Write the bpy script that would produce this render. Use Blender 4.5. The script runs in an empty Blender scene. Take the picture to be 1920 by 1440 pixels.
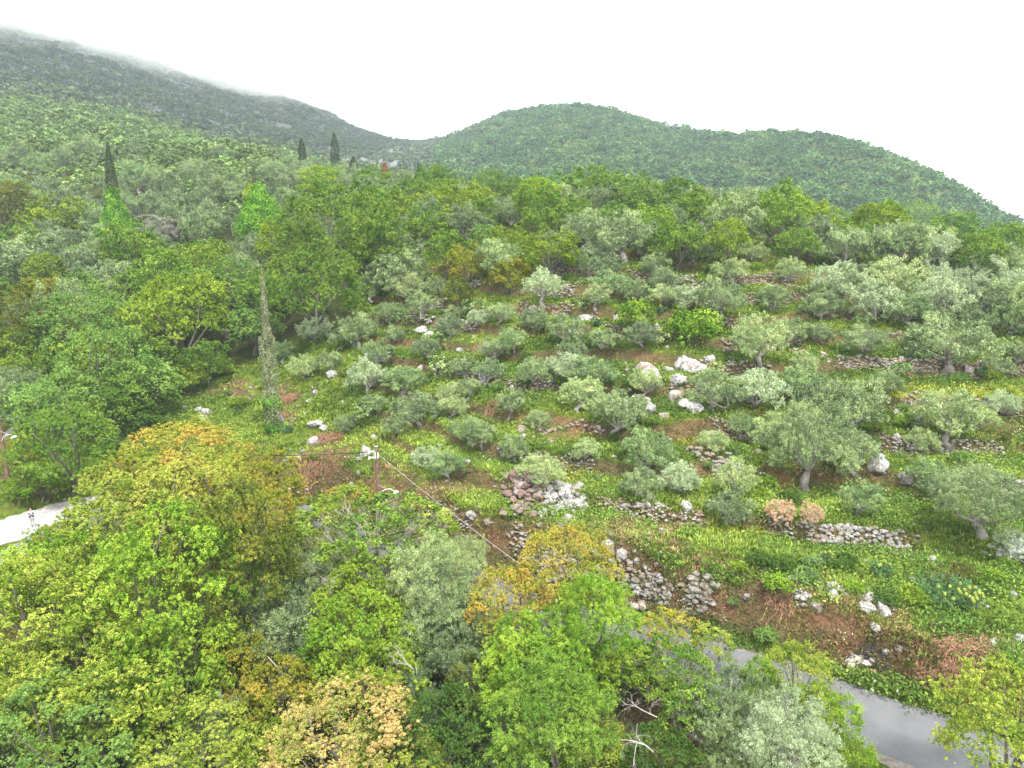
import bpy, math, random
import numpy as np
from mathutils import Vector, Matrix, noise as mnoise
PI = math.pi
sc = bpy.context.scene
C = sc.collection
rng = np.random.default_rng(7)
random.seed(7)

# ------------------------------------------------------------------ camera
CAMZ, PITCH, F = 24.0, math.radians(12.0), 1371.0      # F in pixels of the 1920 wide photograph
cp, sp = math.cos(PITCH), math.sin(PITCH)
cam = bpy.data.objects.new('camera', bpy.data.cameras.new('camera')); C.objects.link(cam)
cam.location = (0, 0, CAMZ); cam.rotation_euler = (math.radians(90) - PITCH, 0, 0)
cam.data.sensor_width = 36; cam.data.lens = 36 * F / 1920
cam.data.clip_start = 0.1; cam.data.clip_end = 6000
sc.camera = cam

# ------------------------------------------------------------------ sky, sun, exposure
w = bpy.data.worlds.new("World"); sc.world = w; w.use_nodes = True
nt = w.node_tree; nt.nodes.clear()
sky = nt.nodes.new('ShaderNodeTexSky'); sky.sky_type = 'NISHITA'; sky.sun_disc = False
SUN_EL, SUN_ROT = math.radians(62), math.radians(-150)
sky.sun_elevation = SUN_EL; sky.sun_rotation = SUN_ROT
sky.dust_density = 4; sky.air_density = 1.0
mixn = nt.nodes.new('ShaderNodeMix'); mixn.data_type = 'RGBA'; mixn.inputs['Factor'].default_value = 0.82
bg = nt.nodes.new('ShaderNodeBackground'); bg.inputs['Strength'].default_value = 0.05
outn = nt.nodes.new('ShaderNodeOutputWorld')
nt.links.new(sky.outputs['Color'], mixn.inputs[6]); mixn.inputs[7].default_value = (10.2, 10.2, 10.1, 1)   # cloud cover
nt.links.new(mixn.outputs[2], bg.inputs['Color']); nt.links.new(bg.outputs[0], outn.inputs['Surface'])
sun = bpy.data.objects.new('sun', bpy.data.lights.new('sun', 'SUN')); C.objects.link(sun)
sun.data.energy = 1.5; sun.data.angle = math.radians(12); sun.data.color = (1, 0.96, 0.9)
sun.rotation_euler = (math.radians(90) - SUN_EL, 0, math.radians(25))
sun.location = (0, 0, 80)
sc.view_settings.view_transform = 'Standard'; sc.view_settings.look = 'None'
sc.view_settings.gamma = 1; sc.view_settings.exposure = 2.45
sc.cycles.use_denoising = True; sc.cycles.denoising_prefilter = 'ACCURATE'
sc.cycles.max_bounces = 24; sc.cycles.diffuse_bounces = 2; sc.cycles.transmission_bounces = 3
sc.cycles.volume_bounces = 20; sc.cycles.caustics_reflective = False; sc.cycles.caustics_refractive = False
sc.cycles.use_adaptive_sampling = True; sc.cycles.adaptive_threshold = 0.02

# ------------------------------------------------------------------ pixel of the photograph <-> point of the place
def ray(px, py):
    a = (px - 960) / F; b = (720 - py) / F
    return a, cp + b * sp, b * cp - sp                   # x, y, z per unit depth
def at_z(px, py, z=0.0):
    x, y, zz = ray(px, py); t = (z - CAMZ) / zz; return x * t, y * t
def at_y(px, py, Y):
    x, y, z = ray(px, py); t = Y / y; return x * t, Y, CAMZ + z * t
def to_px(x, y, z):
    d = y * cp - (z - CAMZ) * sp; v = y * sp + (z - CAMZ) * cp
    return 960 + F * x / d, 720 - F * v / d, d

# ------------------------------------------------------------------ numpy noise
_T = np.random.default_rng(3).random((256, 256))
def vnoise(x, y, s=0):
    x = np.asarray(x, float) + s * 17.3; y = np.asarray(y, float) + s * 9.7
    xi = np.floor(x).astype(int); yi = np.floor(y).astype(int); fx = x - xi; fy = y - yi
    fx = fx * fx * (3 - 2 * fx); fy = fy * fy * (3 - 2 * fy)
    g = lambda i, j: _T[i & 255, j & 255]
    return (g(xi, yi) * (1 - fx) + g(xi + 1, yi) * fx) * (1 - fy) + (g(xi, yi + 1) * (1 - fx) + g(xi + 1, yi + 1) * fx) * fy
def fbm(x, y, o=4, s=0):
    r = 0; a = .5
    for k in range(o): r = r + a * vnoise(x * 2 ** k, y * 2 ** k, s + k); a *= .5
    return r
def sst(x, a, b):
    t = np.clip((x - a) / (b - a), 0, 1); return t * t * (3 - 2 * t)

# ------------------------------------------------------------------ the lie of the land: sight lines (px, [(py, distance)...])
COLS = {
 -420: [(930,60),(850,70),(700,85),(600,100),(500,120),(400,150),(300,215),(200,320),(150,420),(90,560),(20,750),(-60,1000),(-120,1400)],
 0:   [(930,62),(850,72),(700,88),(600,105),(500,125),(400,160),(300,230),(235,320),(195,420),(150,540),(100,700),(40,930),(-20,1250)],
 250: [(880,66),(800,74),(700,86),(600,102),(500,122),(420,150),(355,185),(290,260),(262,330),(222,450),(180,620),(140,850),(108,1050),(85,1350)],
 420: [(880,67),(800,74),(740,82),(680,92),(600,105),(520,120),(450,138),(385,165),(335,200),(305,235),(305,320),(275,450),(245,600),(205,830),(168,1060),(150,1350)],
 560: [(900,64),(850,68),(780,74),(700,83),(640,92),(560,105),(480,120),(405,145),(366,180),(344,215),(335,320),(295,500),(265,670),(228,870),(196,1070),(190,1350)],
 700: [(960,57),(900,61),(850,65),(780,70.5),(700,78),(640,86),(580,95),(500,108),(440,125),(400,145),(376,175),(380,300),(320,600),(295,760),(268,980),(255,1150),(262,1400)],
 830: [(1030,49.5),(950,54.5),(850,62),(750,70),(650,80),(560,93),(480,108),(425,126),(390,150),(375,175),(385,300),(330,560),(305,700),(275,900),(262,1100),(270,1400)],
 960: [(1080,45.5),(1000,49.5),(950,52.5),(900,55.5),(800,62.5),(700,71),(600,82),(520,93),(465,104),(425,118),(402,135),(410,180),(425,300),(350,500),(300,620),(255,750),(226,880),(255,1150)],
 1100:[(1100,43.5),(1000,48.5),(900,55),(800,62),(700,70.5),(600,80.5),(520,91),(465,102),(425,116),(408,130),(420,180),(432,300),(355,470),(300,580),(250,690),(212,790),(250,1050)],
 1300:[(1130,41.8),(1060,44.5),(1000,47.6),(900,54),(800,61),(700,69.5),(600,79),(500,91),(460,101),(432,116),(430,135),(445,180),(450,300),(385,440),(330,530),(290,620),(258,720),(300,950)],
 1560:[(1200,37),(1100,42),(1000,47.5),(900,54),(800,61.5),(700,70),(600,80.5),(520,92),(480,102),(455,116),(455,150),(465,220),(460,320),(400,420),(350,480),(300,560),(262,640),(310,820)],
 1750:[(1270,34.5),(1200,37.5),(1100,42),(1000,47.5),(900,54),(750,66),(650,75.5),(560,87),(500,99),(472,112),(462,135),(475,220),(465,320),(430,420),(390,470),(345,540),(380,720)],
 1920:[(1250,35.5),(1150,39),(1050,44),(950,50),(850,57),(750,66),(650,76),(560,88),(505,100),(478,115),(468,140),(480,220),(475,320),(460,420),(445,520),(470,720)],
 2350:[(1200,37),(1000,47),(850,57),(700,70),(600,82),(520,97),(490,115),(480,150),(490,300),(485,500),(500,720)],
}
ROADPX = [(-620,1480),(-300,1260),(-80,1125),(40,1050),(130,1000),(220,968),(330,948),(440,947),(540,966),(620,1003),(750,1060),(900,1120),(1100,1182),(1317,1245),(1500,1304),(1650,1356),(1900,1450),(2200,1570),(2500,1690)]
GRAVPX = [(-150,1050),(-40,1012),(40,986),(130,958),(230,938)]
def catmull(P, n=8):
    P = np.array(P, float); out = []
    Q = np.vstack([2 * P[0] - P[1], P, 2 * P[-1] - P[-2]])
    for i in range(1, len(Q) - 2):
        for k in range(n):
            t = k / n
            out.append(.5 * ((2 * Q[i]) + (-Q[i-1] + Q[i+1]) * t + (2*Q[i-1] - 5*Q[i] + 4*Q[i+1] - Q[i+2]) * t*t + (-Q[i-1] + 3*Q[i] - 3*Q[i+1] + Q[i+2]) * t**3))
    out.append(P[-1]); return np.array(out)
ROAD = catmull([at_z(*p) for p in ROADPX]); GRAV = catmull([at_z(*p) for p in GRAVPX])
pts = []
for px, col in COLS.items():
    for py, Y in col:
        x, y, z = at_y(px, py, Y); pts.append((x / y, math.log(y), z / y))
    # hollow between the road and the camera
    ry = at_z(px, 1000)[1]
    for Y, z in ((26, -5.5), (17, -7.5), (9, -9), (4, -10)): pts.append(((px - 960) / F / cp, math.log(Y), z / Y))
for px, Y, z in ((0,44,-3),(0,35,-5),(250,46,-3),(250,36,-5),(500,46,-2.5),(500,36,-4.5),(750,42,-2),(750,34,-4.5),(960,35,-2.8),(1200,33,-3),(1400,30,-3),(1560,27,-2.5),(-420,46,-3),(-420,36,-5)):
    pts.append(((px - 960) / F / cp, math.log(Y), z / Y))
for x, y in ROAD[::4]:
    if y > 20: pts.append((x / y, math.log(y), 0))
pts = np.array(pts); PU, PS = 1.5, 1.0
_P = np.c_[pts[:, 0] * PU, pts[:, 1] * PS]
def _K(r2): return np.where(r2 > 1e-12, .5 * r2 * np.log(np.maximum(r2, 1e-12)), 0)
_n = len(_P); _A = np.zeros((_n + 3, _n + 3))
_A[:_n, :_n] = _K(((_P[:, None] - _P[None]) ** 2).sum(-1)) + np.eye(_n) * 2e-4
_A[:_n, _n:] = np.c_[np.ones(_n), _P]; _A[_n:, :_n] = _A[:_n, _n:].T
_W = np.linalg.solve(_A, np.r_[pts[:, 2], 0, 0, 0])
GU = np.linspace(-1.7, 1.7, 300); GS = np.linspace(math.log(3), math.log(1500), 420)
_gu, _gs = np.meshgrid(GU * PU, GS * PS); _q = np.c_[_gu.ravel(), _gs.ravel()]; _r = np.empty(len(_q))
for i in range(0, len(_q), 20000):
    q = _q[i:i + 20000]; _r[i:i + 20000] = _K(((q[:, None] - _P[None]) ** 2).sum(-1)) @ _W[:_n] + _W[_n] + q @ _W[_n + 1:]
GRID = _r.reshape(_gu.shape)
def base(u, s):
    fu = np.clip((u - GU[0]) / (GU[1] - GU[0]), 0, len(GU) - 1.001); fs = np.clip((s - GS[0]) / (GS[1] - GS[0]), 0, len(GS) - 1.001)
    i = fu.astype(int); j = fs.astype(int); a = fu - i; b = fs - j
    return (GRID[j, i] * (1-a) + GRID[j, i+1] * a) * (1-b) + (GRID[j+1, i] * (1-a) + GRID[j+1, i+1] * a) * b
def seg_dist(x, y, L):
    d = np.full(np.shape(x), 1e9)
    for (ax, ay), (bx, by) in zip(L[:-1], L[1:]):
        vx, vy = bx - ax, by - ay; t = np.clip(((x - ax) * vx + (y - ay) * vy) / (vx*vx + vy*vy + 1e-9), 0, 1)
        d = np.minimum(d, np.hypot(x - ax - t * vx, y - ay - t * vy))
    return d
def height(x, y):
    x = np.asarray(x, float); y = np.asarray(y, float); Y = np.maximum(y, 3.0)
    u = np.clip(x / Y, -1.7, 1.7); z = base(u, np.log(Y)) * Y
    # terraces of the olive slope
    m = sst(y, 42, 48) * (1 - sst(y, 98, 112)) * sst(x + .25 * (y - 50), -14, -4) 
    wv = 2.2 * (fbm(x / 14, y / 14, 3, 1) - .5) + .02 * x
    h = 1.9; q = (z + wv) / h; fl = np.floor(q); fr = q - fl
    zt = h * (fl + .2 * fr + .8 * sst(fr, .74, .97)) - wv
    z = z + (zt - z) * m * (.7 + .3 * sst(fbm(x / 9, y / 9, 2, 5), .3, .6))
    amp = np.clip((Y - 15) / 60, 0.15, 6) * (1 + .4 * sst(Y, 350, 700))
    z = z + (fbm(x / 5, y / 5, 4, 2) - .47) * .9 * np.minimum(amp, 1) + (fbm(x / 30, y / 30, 4, 8) - .47) * amp * 1.5 * sst(Y, 90, 250)
    z = z + (fbm(x / 110, y / 110, 4, 11) - .47) * 14 * sst(Y, 380, 650)
    near = (y < 75)
    if np.any(near):
        xn = x[near] if x.ndim else x; yn = y[near] if y.ndim else y; zn = z[near] if np.ndim(z) else z
        k = 1 - sst(np.minimum(seg_dist(xn, yn, ROAD) - 2.9, seg_dist(xn, yn, GRAV[::3]) - 2.9), 0, 2.6)
        dd_ = seg_dist(xn, yn, ROAD); zn = zn + 1.3 * sst(dd_, 3.2, 5.2) * (1 - sst(dd_, 5.2, 15)) * sst(zn, -.2, .5) * (yn > 24)
        zn = zn * (1 - k) - .0 * k
        if np.ndim(z): z[near] = zn
        else: z = zn
    return z
# fast lookup on the terrain's own grid
NU, NS = 760, 900
uu = np.concatenate([np.linspace(-1.65, -.86, 60, endpoint=False), np.linspace(-.86, .86, NU - 120), np.linspace(.86, 1.65, 61)[1:]])
ss = np.concatenate([np.linspace(math.log(3), math.log(24), 100, endpoint=False), np.linspace(math.log(24), math.log(130), 560, endpoint=False), np.linspace(math.log(130), math.log(1450), 240)])
US, SS = np.meshgrid(uu, ss); TY = np.exp(SS); TX = US * TY
TZ = height(TX, TY)
def ground(x, y):
    y = np.maximum(np.asarray(y, float), 3.01); u = np.asarray(x, float) / y; s = np.log(y)
    i = np.clip(np.searchsorted(uu, u) - 1, 0, len(uu) - 2); j = np.clip(np.searchsorted(ss, s) - 1, 0, len(ss) - 2)
    a = np.clip((u - uu[i]) / (uu[i+1] - uu[i]), 0, 1); b = np.clip((s - ss[j]) / (ss[j+1] - ss[j]), 0, 1)
    return (TZ[j, i] * (1-a) + TZ[j, i+1] * a) * (1-b) + (TZ[j+1, i] * (1-a) + TZ[j+1, i+1] * a) * b
def on_ground(px, py, tmin=18, tmax=1300):
    """first point of the ground seen along a sight line"""
    x, y, z = ray(px, py); t = np.exp(np.linspace(math.log(tmin), math.log(tmax), 2500))
    g = CAMZ + z * t - ground(x * t, y * t); k = np.argmax(g <= 0)
    if g[k] > 0: return None
    if k: f = g[k-1] / (g[k-1] - g[k]); tt = t[k-1] + f * (t[k] - t[k-1])
    else: tt = t[0]
    return x * tt, y * tt, float(ground(x * tt, y * tt)), tt
def seat(px, py, wpx, hc, tmin=14, tmax=700):
    """where a crown wpx wide whose middle is at px, py stands: middle is hc crown widths above the ground"""
    x, y, z = ray(px, py); t = np.exp(np.linspace(math.log(tmin), math.log(tmax), 2500))
    g = CAMZ + z * t - ground(x * t, y * t) - hc * wpx * t / F; k = np.argmax(g <= 0)
    if g[k] > 0: return None
    tt = t[k]; X, Y = x * tt, y * tt; return X, Y, float(ground(X, Y)), tt

# ------------------------------------------------------------------ meshes
def mesh_np(name, V, Q, mat, attrs=None, smooth=False):
    V = np.asarray(V, np.float32); Q = np.asarray(Q, np.int32); k = Q.shape[1]; me = bpy.data.meshes.new(name)
    me.vertices.add(len(V)); me.vertices.foreach_set('co', V.ravel())
    me.loops.add(Q.size); me.loops.foreach_set('vertex_index', Q.ravel())
    me.polygons.add(len(Q)); me.polygons.foreach_set('loop_start', np.arange(0, Q.size, k, dtype=np.int32))
    if smooth: me.polygons.foreach_set('use_smooth', np.ones(len(Q), bool))
    me.update(calc_edges=True)
    for n, (dom, typ, dat) in (attrs or {}).items():
        a = me.attributes.new(n, typ, dom); a.data.foreach_set('color' if typ == 'FLOAT_COLOR' else 'value', np.asarray(dat, np.float32).ravel())
    for m in (mat if isinstance(mat, (list, tuple)) else [mat]): me.materials.append(m)
    return me
def obj(name, me, parent=None, **props):
    o = bpy.data.objects.new(name, me); C.objects.link(o)
    if parent: o.parent = parent
    for k, v in props.items(): o[k] = v
    return o
def tube(P, R, n=6, cap=True):
    P = np.asarray(P, float); R = np.asarray(R, float); V = []; m = len(P)
    for i in range(m):
        d = P[min(i + 1, m - 1)] - P[max(i - 1, 0)]; d /= (np.linalg.norm(d) + 1e-9)
        a = np.cross(d, (0.31, 0.95, 0.05) if abs(d[2]) > .7 else (0, 0, 1)); a /= np.linalg.norm(a); b = np.cross(d, a)
        th = np.arange(n) * 2 * PI / n
        V.append(P[i] + R[i] * (np.cos(th)[:, None] * a + np.sin(th)[:, None] * b))
    V = np.vstack(V); Q = []
    for i in range(m - 1):
        for k in range(n): Q.append((i*n+k, i*n+(k+1) % n, (i+1)*n+(k+1) % n, (i+1)*n+k))
    if cap and n == 6:
        for o in (0, (m - 1) * n): Q += [(o, o+1, o+2, o+3), (o+3, o+4, o+5, o)]
    return V, np.array(Q)
def join(parts):
    V = []; Q = []; o = 0
    for v, q in parts: V.append(v); Q.append(np.asarray(q) + o); o += len(v)
    return np.vstack(V), np.vstack(Q)
def unit(v): return v / (np.linalg.norm(v, axis=-1, keepdims=True) + 1e-9)
def leaves(Cn, N, L, W, r, axis=None, bend=0):
    """rhombic leaves at Cn with normals N, length L and width W"""
    n = len(Cn); a = r.normal(size=(n, 3)) if axis is None else axis + .5 * r.normal(size=(n, 3))
    a = unit(a - N * (a * N).sum(1, keepdims=True)); b = np.cross(N, a)
    L = np.broadcast_to(L, (n,))[:, None]; W = np.broadcast_to(W, (n,))[:, None]
    V = np.stack([Cn - a * L / 2, Cn + b * W / 2 + a * L * .08, Cn + a * L / 2, Cn - b * W / 2 + a * L * .08], 1).reshape(-1, 3)
    return V, np.arange(4 * n).reshape(-1, 4)

# ------------------------------------------------------------------ materials
def nmat(name):
    m = bpy.data.materials.new(name); m.use_nodes = True; t = m.node_tree; t.nodes.clear()
    o = t.nodes.new('ShaderNodeOutputMaterial'); return m, t, o
class N:
    def __init__(s, t): s.t = t
    def n(s, typ, ins=None, **kw):
        x = s.t.nodes.new(typ)
        for k, v in kw.items(): setattr(x, k, v)
        for k, v in (ins or {}).items():
            if hasattr(v, 'is_output'): s.t.links.new(v, x.inputs[k])
            else: x.inputs[k].default_value = v
        return x
    def noise(s, vec, scale, det=4, rough=.55, dist=0):
        return s.n('ShaderNodeTexNoise', {'Vector': vec, 'Scale': scale, 'Detail': det, 'Roughness': rough, 'Distortion': dist}).outputs['Fac']
    def ramp(s, f, *st):
        x = s.n('ShaderNodeValToRGB', {'Fac': f}); e = x.color_ramp.elements
        while len(e) < len(st): e.new(.5)
        for el, (p, c) in zip(e, st):
            el.position = p; el.color = (c, c, c, 1) if not isinstance(c, tuple) else (*c, 1)
        return x.outputs['Color']
    def mix(s, f, a, b, mode='MIX'):
        x = s.n('ShaderNodeMix', data_type='RGBA', blend_type=mode)
        for i, v in ((0, f), (6, a), (7, b)):
            if hasattr(v, 'is_output'): s.t.links.new(v, x.inputs[i])
            elif i == 0: x.inputs[i].default_value = v
            else: x.inputs[i].default_value = (*v, 1)
        return x.outputs[2]
    def math(s, op, a, b=0.0):
        x = s.n('ShaderNodeMath', operation=op)
        for i, v in enumerate((a, b)):
            if hasattr(v, 'is_output'): s.t.links.new(v, x.inputs[i])
            else: x.inputs[i].default_value = v
        return x.outputs[0]
def leaf_mat(name, vertex_col=False, gloss=.0, trans=.22):
    m, t, o = nmat(name); k = N(t)
    rnd = k.n('ShaderNodeAttribute', attribute_name='rnd').outputs['Fac']; lobe = k.n('ShaderNodeAttribute', attribute_name='lobe').outputs['Fac']
    if vertex_col: col = k.n('ShaderNodeAttribute', attribute_name='col').outputs['Color']
    else:
        oc = k.n('ShaderNodeObjectInfo').outputs['Color']; tip = k.n('ShaderNodeAttribute', attribute_name='tip', attribute_type='OBJECT').outputs['Color']
        col = k.mix(k.ramp(lobe, (.35, 0.0), (.75, 1.0)), oc, tip)
    v = k.math('MULTIPLY_ADD', rnd, .75); v.node.inputs[2].default_value = .6
    col = k.mix(1.0, col, k.n('ShaderNodeCombineColor', {0: v, 1: v, 2: v}).outputs[0], 'MULTIPLY')
    d = k.n('ShaderNodeBsdfDiffuse', {'Color': col}); tr = k.n('ShaderNodeBsdfTranslucent', {'Color': k.mix(.5, col, k.mix(1.0, col, (1.3, 1.5, .5), 'MULTIPLY'))})
    mx = k.n('ShaderNodeMixShader', {0: trans, 1: d.outputs[0], 2: tr.outputs[0]}); out = mx.outputs[0]
    if gloss:
        g = k.n('ShaderNodeBsdfGlossy', {'Color': (.8, .85, .8, 1), 'Roughness': .45})
        out = k.n('ShaderNodeMixShader', {0: gloss, 1: out, 2: g.outputs[0]}).outputs[0]
    t.links.new(out, o.inputs['Surface']); return m
M_LEAF = leaf_mat('leaf'); M_OLIVE = leaf_mat('olive_leaf', gloss=.06, trans=.15); M_STUFF = leaf_mat('massed_leaf', True)
def simple(name, c1, c2, scale=6, rough=.85, bump=.0, metal=0, det=4):
    m, t, o = nmat(name); k = N(t); tc = k.n('ShaderNodeTexCoord').outputs['Object']
    f = k.noise(tc, scale, det); p = k.n('ShaderNodeBsdfPrincipled', {'Base Color': k.mix(k.ramp(f, (.35, 0.0), (.65, 1.0)), c1, c2), 'Roughness': rough, 'Metallic': metal})
    if bump: t.links.new(k.n('ShaderNodeBump', {'Height': f, 'Strength': bump, 'Distance': .1}).outputs[0], p.inputs['Normal'])
    t.links.new(p.outputs[0], o.inputs['Surface']); return m
M_BARK = simple('bark', (.06, .05, .04), (.14, .12, .1), 9, bump=.5)
M_GBARK = simple('olive_bark', (.12, .105, .09), (.3, .28, .25), 9, bump=.6)
M_DEAD = simple('dead_wood', (.2, .18, .165), (.36, .33, .31), 8)
def rock_mat(name, light=(.47, .46, .445), dark=(.07, .065, .06), stain=(.26, .2, .15), st=.15):
    m, t, o = nmat(name); k = N(t); g = k.n('ShaderNodeTexCoord').outputs['Object']
    n1 = k.noise(g, 3.0, 9, .72, .9); n2 = k.noise(g, 6, 6, .7); n3 = k.noise(g, 1.1, 3)
    c = k.mix(k.ramp(n1, (.42, 0.0), (.56, 1.0)), dark, light)
    c = k.mix(k.ramp(n2, (.45, 0.0), (.62, .7)), c, (.3, .29, .28)); c = k.mix(k.ramp(n3, (.6 - st * .5, 0.0), (.8 - st * .5, .8)), c, stain)
    p = k.n('ShaderNodeBsdfPrincipled', {'Base Color': c, 'Roughness': .9})
    t.links.new(k.n('ShaderNodeBump', {'Height': n1, 'Strength': 1.0, 'Distance': .12}).outputs[0], p.inputs['Normal'])
    t.links.new(p.outputs[0], o.inputs['Surface']); return m
M_ROCK = rock_mat('limestone'); M_WALL = rock_mat('terrace_stone', (.36, .35, .33), (.05, .047, .044), (.2, .15, .11), .3); M_WALLR = rock_mat('terrace_stone_red', (.33, .3, .26), (.05, .04, .035), (.22, .15, .1), .4)
M_ROCKR = rock_mat('reddish_limestone', (.42, .39, .36), (.07, .06, .055), (.26, .18, .13), .35)
def ground_mat():
    m, t, o = nmat('hillside_ground'); k = N(t); g = k.n('ShaderNodeNewGeometry'); pos = g.outputs['Position']
    A = lambda n: k.n('ShaderNodeAttribute', attribute_name=n).outputs['Fac']
    nz = k.n('ShaderNodeSeparateXYZ', {0: g.outputs['Normal']}).outputs[2]
    n1 = k.noise(pos, .35, 6, .6); n2 = k.noise(pos, 1.6, 6, .65); n3 = k.noise(pos, 7, 5, .7); n4 = k.noise(pos, .9, 5, .6, .5)
    grass = k.mix(k.ramp(n2, (.35, 0.0), (.65, 1.0)), (.05, .1, .014), (.17, .26, .03)); grass = k.mix(k.ramp(n1, (.45, 0.0), (.62, .7)), grass, (.26, .31, .045))
    brown = k.mix(k.ramp(n3, (.35, 0.0), (.65, 1.0)), (.08, .055, .03), (.24, .17, .10)); red = k.mix(k.ramp(n2, (.3, 0.0), (.7, 1.0)), (.18, .09, .055), (.36, .19, .12))
    slope = k.math('SUBTRACT', 1.0, nz); sl = k.ramp(k.math('ADD', slope, k.math('MULTIPLY', n4, .25)), (.32, 0.0), (.46, .8))
    c = k.mix(k.ramp(n4, (.54, 0.0), (.64, .6)), grass, brown); c = k.mix(sl, c, k.mix(k.ramp(n1, (.5, 0.0), (.66, 1.0)), brown, red))
    c = k.mix(k.math('MULTIPLY', A('red'), k.ramp(n2, (.3, .3), (.5, 1.0))), c, red); c = k.mix(A('brown'), c, brown)
    c = k.mix(k.math('MULTIPLY', A('yellow'), k.ramp(n3, (.4, 0.0), (.6, 1.0))), c, (.4, .38, .03))
    c = k.mix(k.ramp(n3, (.66, 0.0), (.72, .6)), c, (.42, .4, .36))
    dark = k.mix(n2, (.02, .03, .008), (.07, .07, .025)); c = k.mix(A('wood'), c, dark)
    nf = k.noise(pos, .13, 8, .8, .4); nf2 = k.noise(pos, .012, 5, .6)
    rock = k.mix(k.ramp(k.math('MULTIPLY', k.math('ADD', nf, nf2), .5), (.44, 0.0), (.54, 1.0)), (.07, .085, .055), (.2, .2, .2)); c = k.mix(A('rocky'), c, rock)
    p = k.n('ShaderNodeBsdfPrincipled', {'Base Color': c, 'Roughness': 1.0}); p.inputs['Specular IOR Level'].default_value = .1
    t.links.new(k.n('ShaderNodeBump', {'Height': k.math('ADD', n2, n3), 'Strength': 1.0, 'Distance': .5}).outputs[0], p.inputs['Normal'])
    t.links.new(p.outputs[0], o.inputs['Surface']); return m

# ------------------------------------------------------------------ the ground
TPX, TPY, TD = to_px(TX, TY, TZ)
def spots(L):
    r = np.zeros(TX.shape)
    for px, py, rx, ry in L: r = np.maximum(r, 1 - sst(((TPX - px) / rx) ** 2 + ((TPY - py) / ry) ** 2 + .8 * (fbm(TX, TY, 3, 4) - .5), .3, 1.1))
    return r
red = spots([(1300,1050,16,26),(1335,1105,26,40),(1370,1150,40,20),(1600,1205,70,26),(1540,1150,60,25),(1470,535,50,10),(1750,700,60,14),(1880,800,60,30),(1060,810,70,18),(1320,835,50,14),(930,1010,40,22),(880,965,30,12),(1570,1300,20,10),(1230,1130,90,20)])
brown = spots([(560,900,45,45),(540,760,26,55),(610,830,40,22),(640,905,30,30),(1790,1220,130,45),(1420,1120,60,40),(900,985,60,20),(850,915,60,18),(1200,990,90,20),(770,935,30,20),(1560,880,110,20),(1100,1060,60,30),(450,730,50,22),(1700,935,90,15),(30,900,60,20)])
yellow = spots([(1050,885,70,22),(1700,735,100,16),(1860,740,90,22),(1700,470,50,6),(1540,660,30,12),(1300,830,50,8),(1390,1000,80,14)])
RD = seg_dist(TX, TY, ROAD[::2]); up = (TZ > .15) & (TY > 26) & (RD < 9) & (TX > -20)
brown *= .25 + .9 * sst(fbm(TX / 1.6, TY / 1.6, 4, 77), .4, .56); red *= .35 + .75 * sst(fbm(TX / 1.2, TY / 1.2, 4, 78), .4, .55)
red = np.maximum(red, .85 * up * (1 - sst(RD, 6, 9)) * sst(fbm(TX / 3, TY / 3, 4, 31), .48, .58)); brown = np.maximum(brown, up * (1 - sst(RD, 6, 9)) * sst(fbm(TX / 2.5, TY / 2.5, 4, 41), .47, .57) * .8)
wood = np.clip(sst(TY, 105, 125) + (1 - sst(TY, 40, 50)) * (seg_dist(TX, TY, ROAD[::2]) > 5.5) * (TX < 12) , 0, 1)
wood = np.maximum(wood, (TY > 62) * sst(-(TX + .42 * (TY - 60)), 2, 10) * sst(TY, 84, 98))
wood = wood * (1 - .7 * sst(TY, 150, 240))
rocky = sst(TY, 420, 600) * (1 - sst(TX / TY, -.12, -.02)) * .95
idx = np.arange(TX.size).reshape(TX.shape)
TQ = np.stack([idx[:-1, :-1], idx[:-1, 1:], idx[1:, 1:], idx[1:, :-1]], -1).reshape(-1, 4)
TV = np.stack([TX, TY, TZ], -1).reshape(-1, 3)
P_ = lambda a: ('POINT', 'FLOAT', a.ravel())
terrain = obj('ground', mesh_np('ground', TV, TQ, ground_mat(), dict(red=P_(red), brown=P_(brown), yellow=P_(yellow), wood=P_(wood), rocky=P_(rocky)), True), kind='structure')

def strip(name, L, wd, z, mat, wob=0.0):
    L = np.asarray(L); d = np.gradient(L, axis=0); d = unit(d); nrm = np.c_[-d[:, 1], d[:, 0]]; m = 9; V = []
    for i, p in enumerate(L):
        for k in range(m):
            f = k / (m - 1) * 2 - 1; ww = wd * (1 + wob * (vnoise(i * .7, f * 3, 3) - .5) * (abs(f) > .9))
            q = p + nrm[i] * f * ww; V.append((q[0], q[1], z + .03 * (1 - f * f)))
    I = np.arange(len(V)).reshape(-1, m); Q = np.stack([I[:-1, :-1], I[:-1, 1:], I[1:, 1:], I[1:, :-1]], -1).reshape(-1, 4)
    return obj(name, mesh_np(name, V, Q, mat, smooth=True), kind='structure')
def road_mat():
    m, t, o = nmat('asphalt'); k = N(t); g = k.n('ShaderNodeNewGeometry').outputs['Position']
    c = k.mix(k.ramp(k.noise(g, .5, 5), (.35, 0.0), (.65, 1.0)), (.06, .063, .07), (.095, .097, .104)); c = k.mix(k.ramp(k.noise(g, 30, 3, .8), (.4, 0.0), (.8, .5)), c, (.28, .28, .28))
    c = k.mix(k.ramp(k.noise(g, .22, 4, .6, 1.0), (.62, 0.0), (.72, .35)), c, (.2, .17, .14))
    c = k.mix(k.ramp(k.noise(g, 9, 4, .7), (.66, 0.0), (.7, .7)), c, (.2, .16, .1))
    p = k.n('ShaderNodeBsdfPrincipled', {'Base Color': c, 'Roughness': .85}); t.links.new(k.n('ShaderNodeBump', {'Height': k.noise(g, 45, 3), 'Strength': .3, 'Distance': .02}).outputs[0], p.inputs['Normal'])
    t.links.new(p.outputs[0], o.inputs['Surface']); return m
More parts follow.
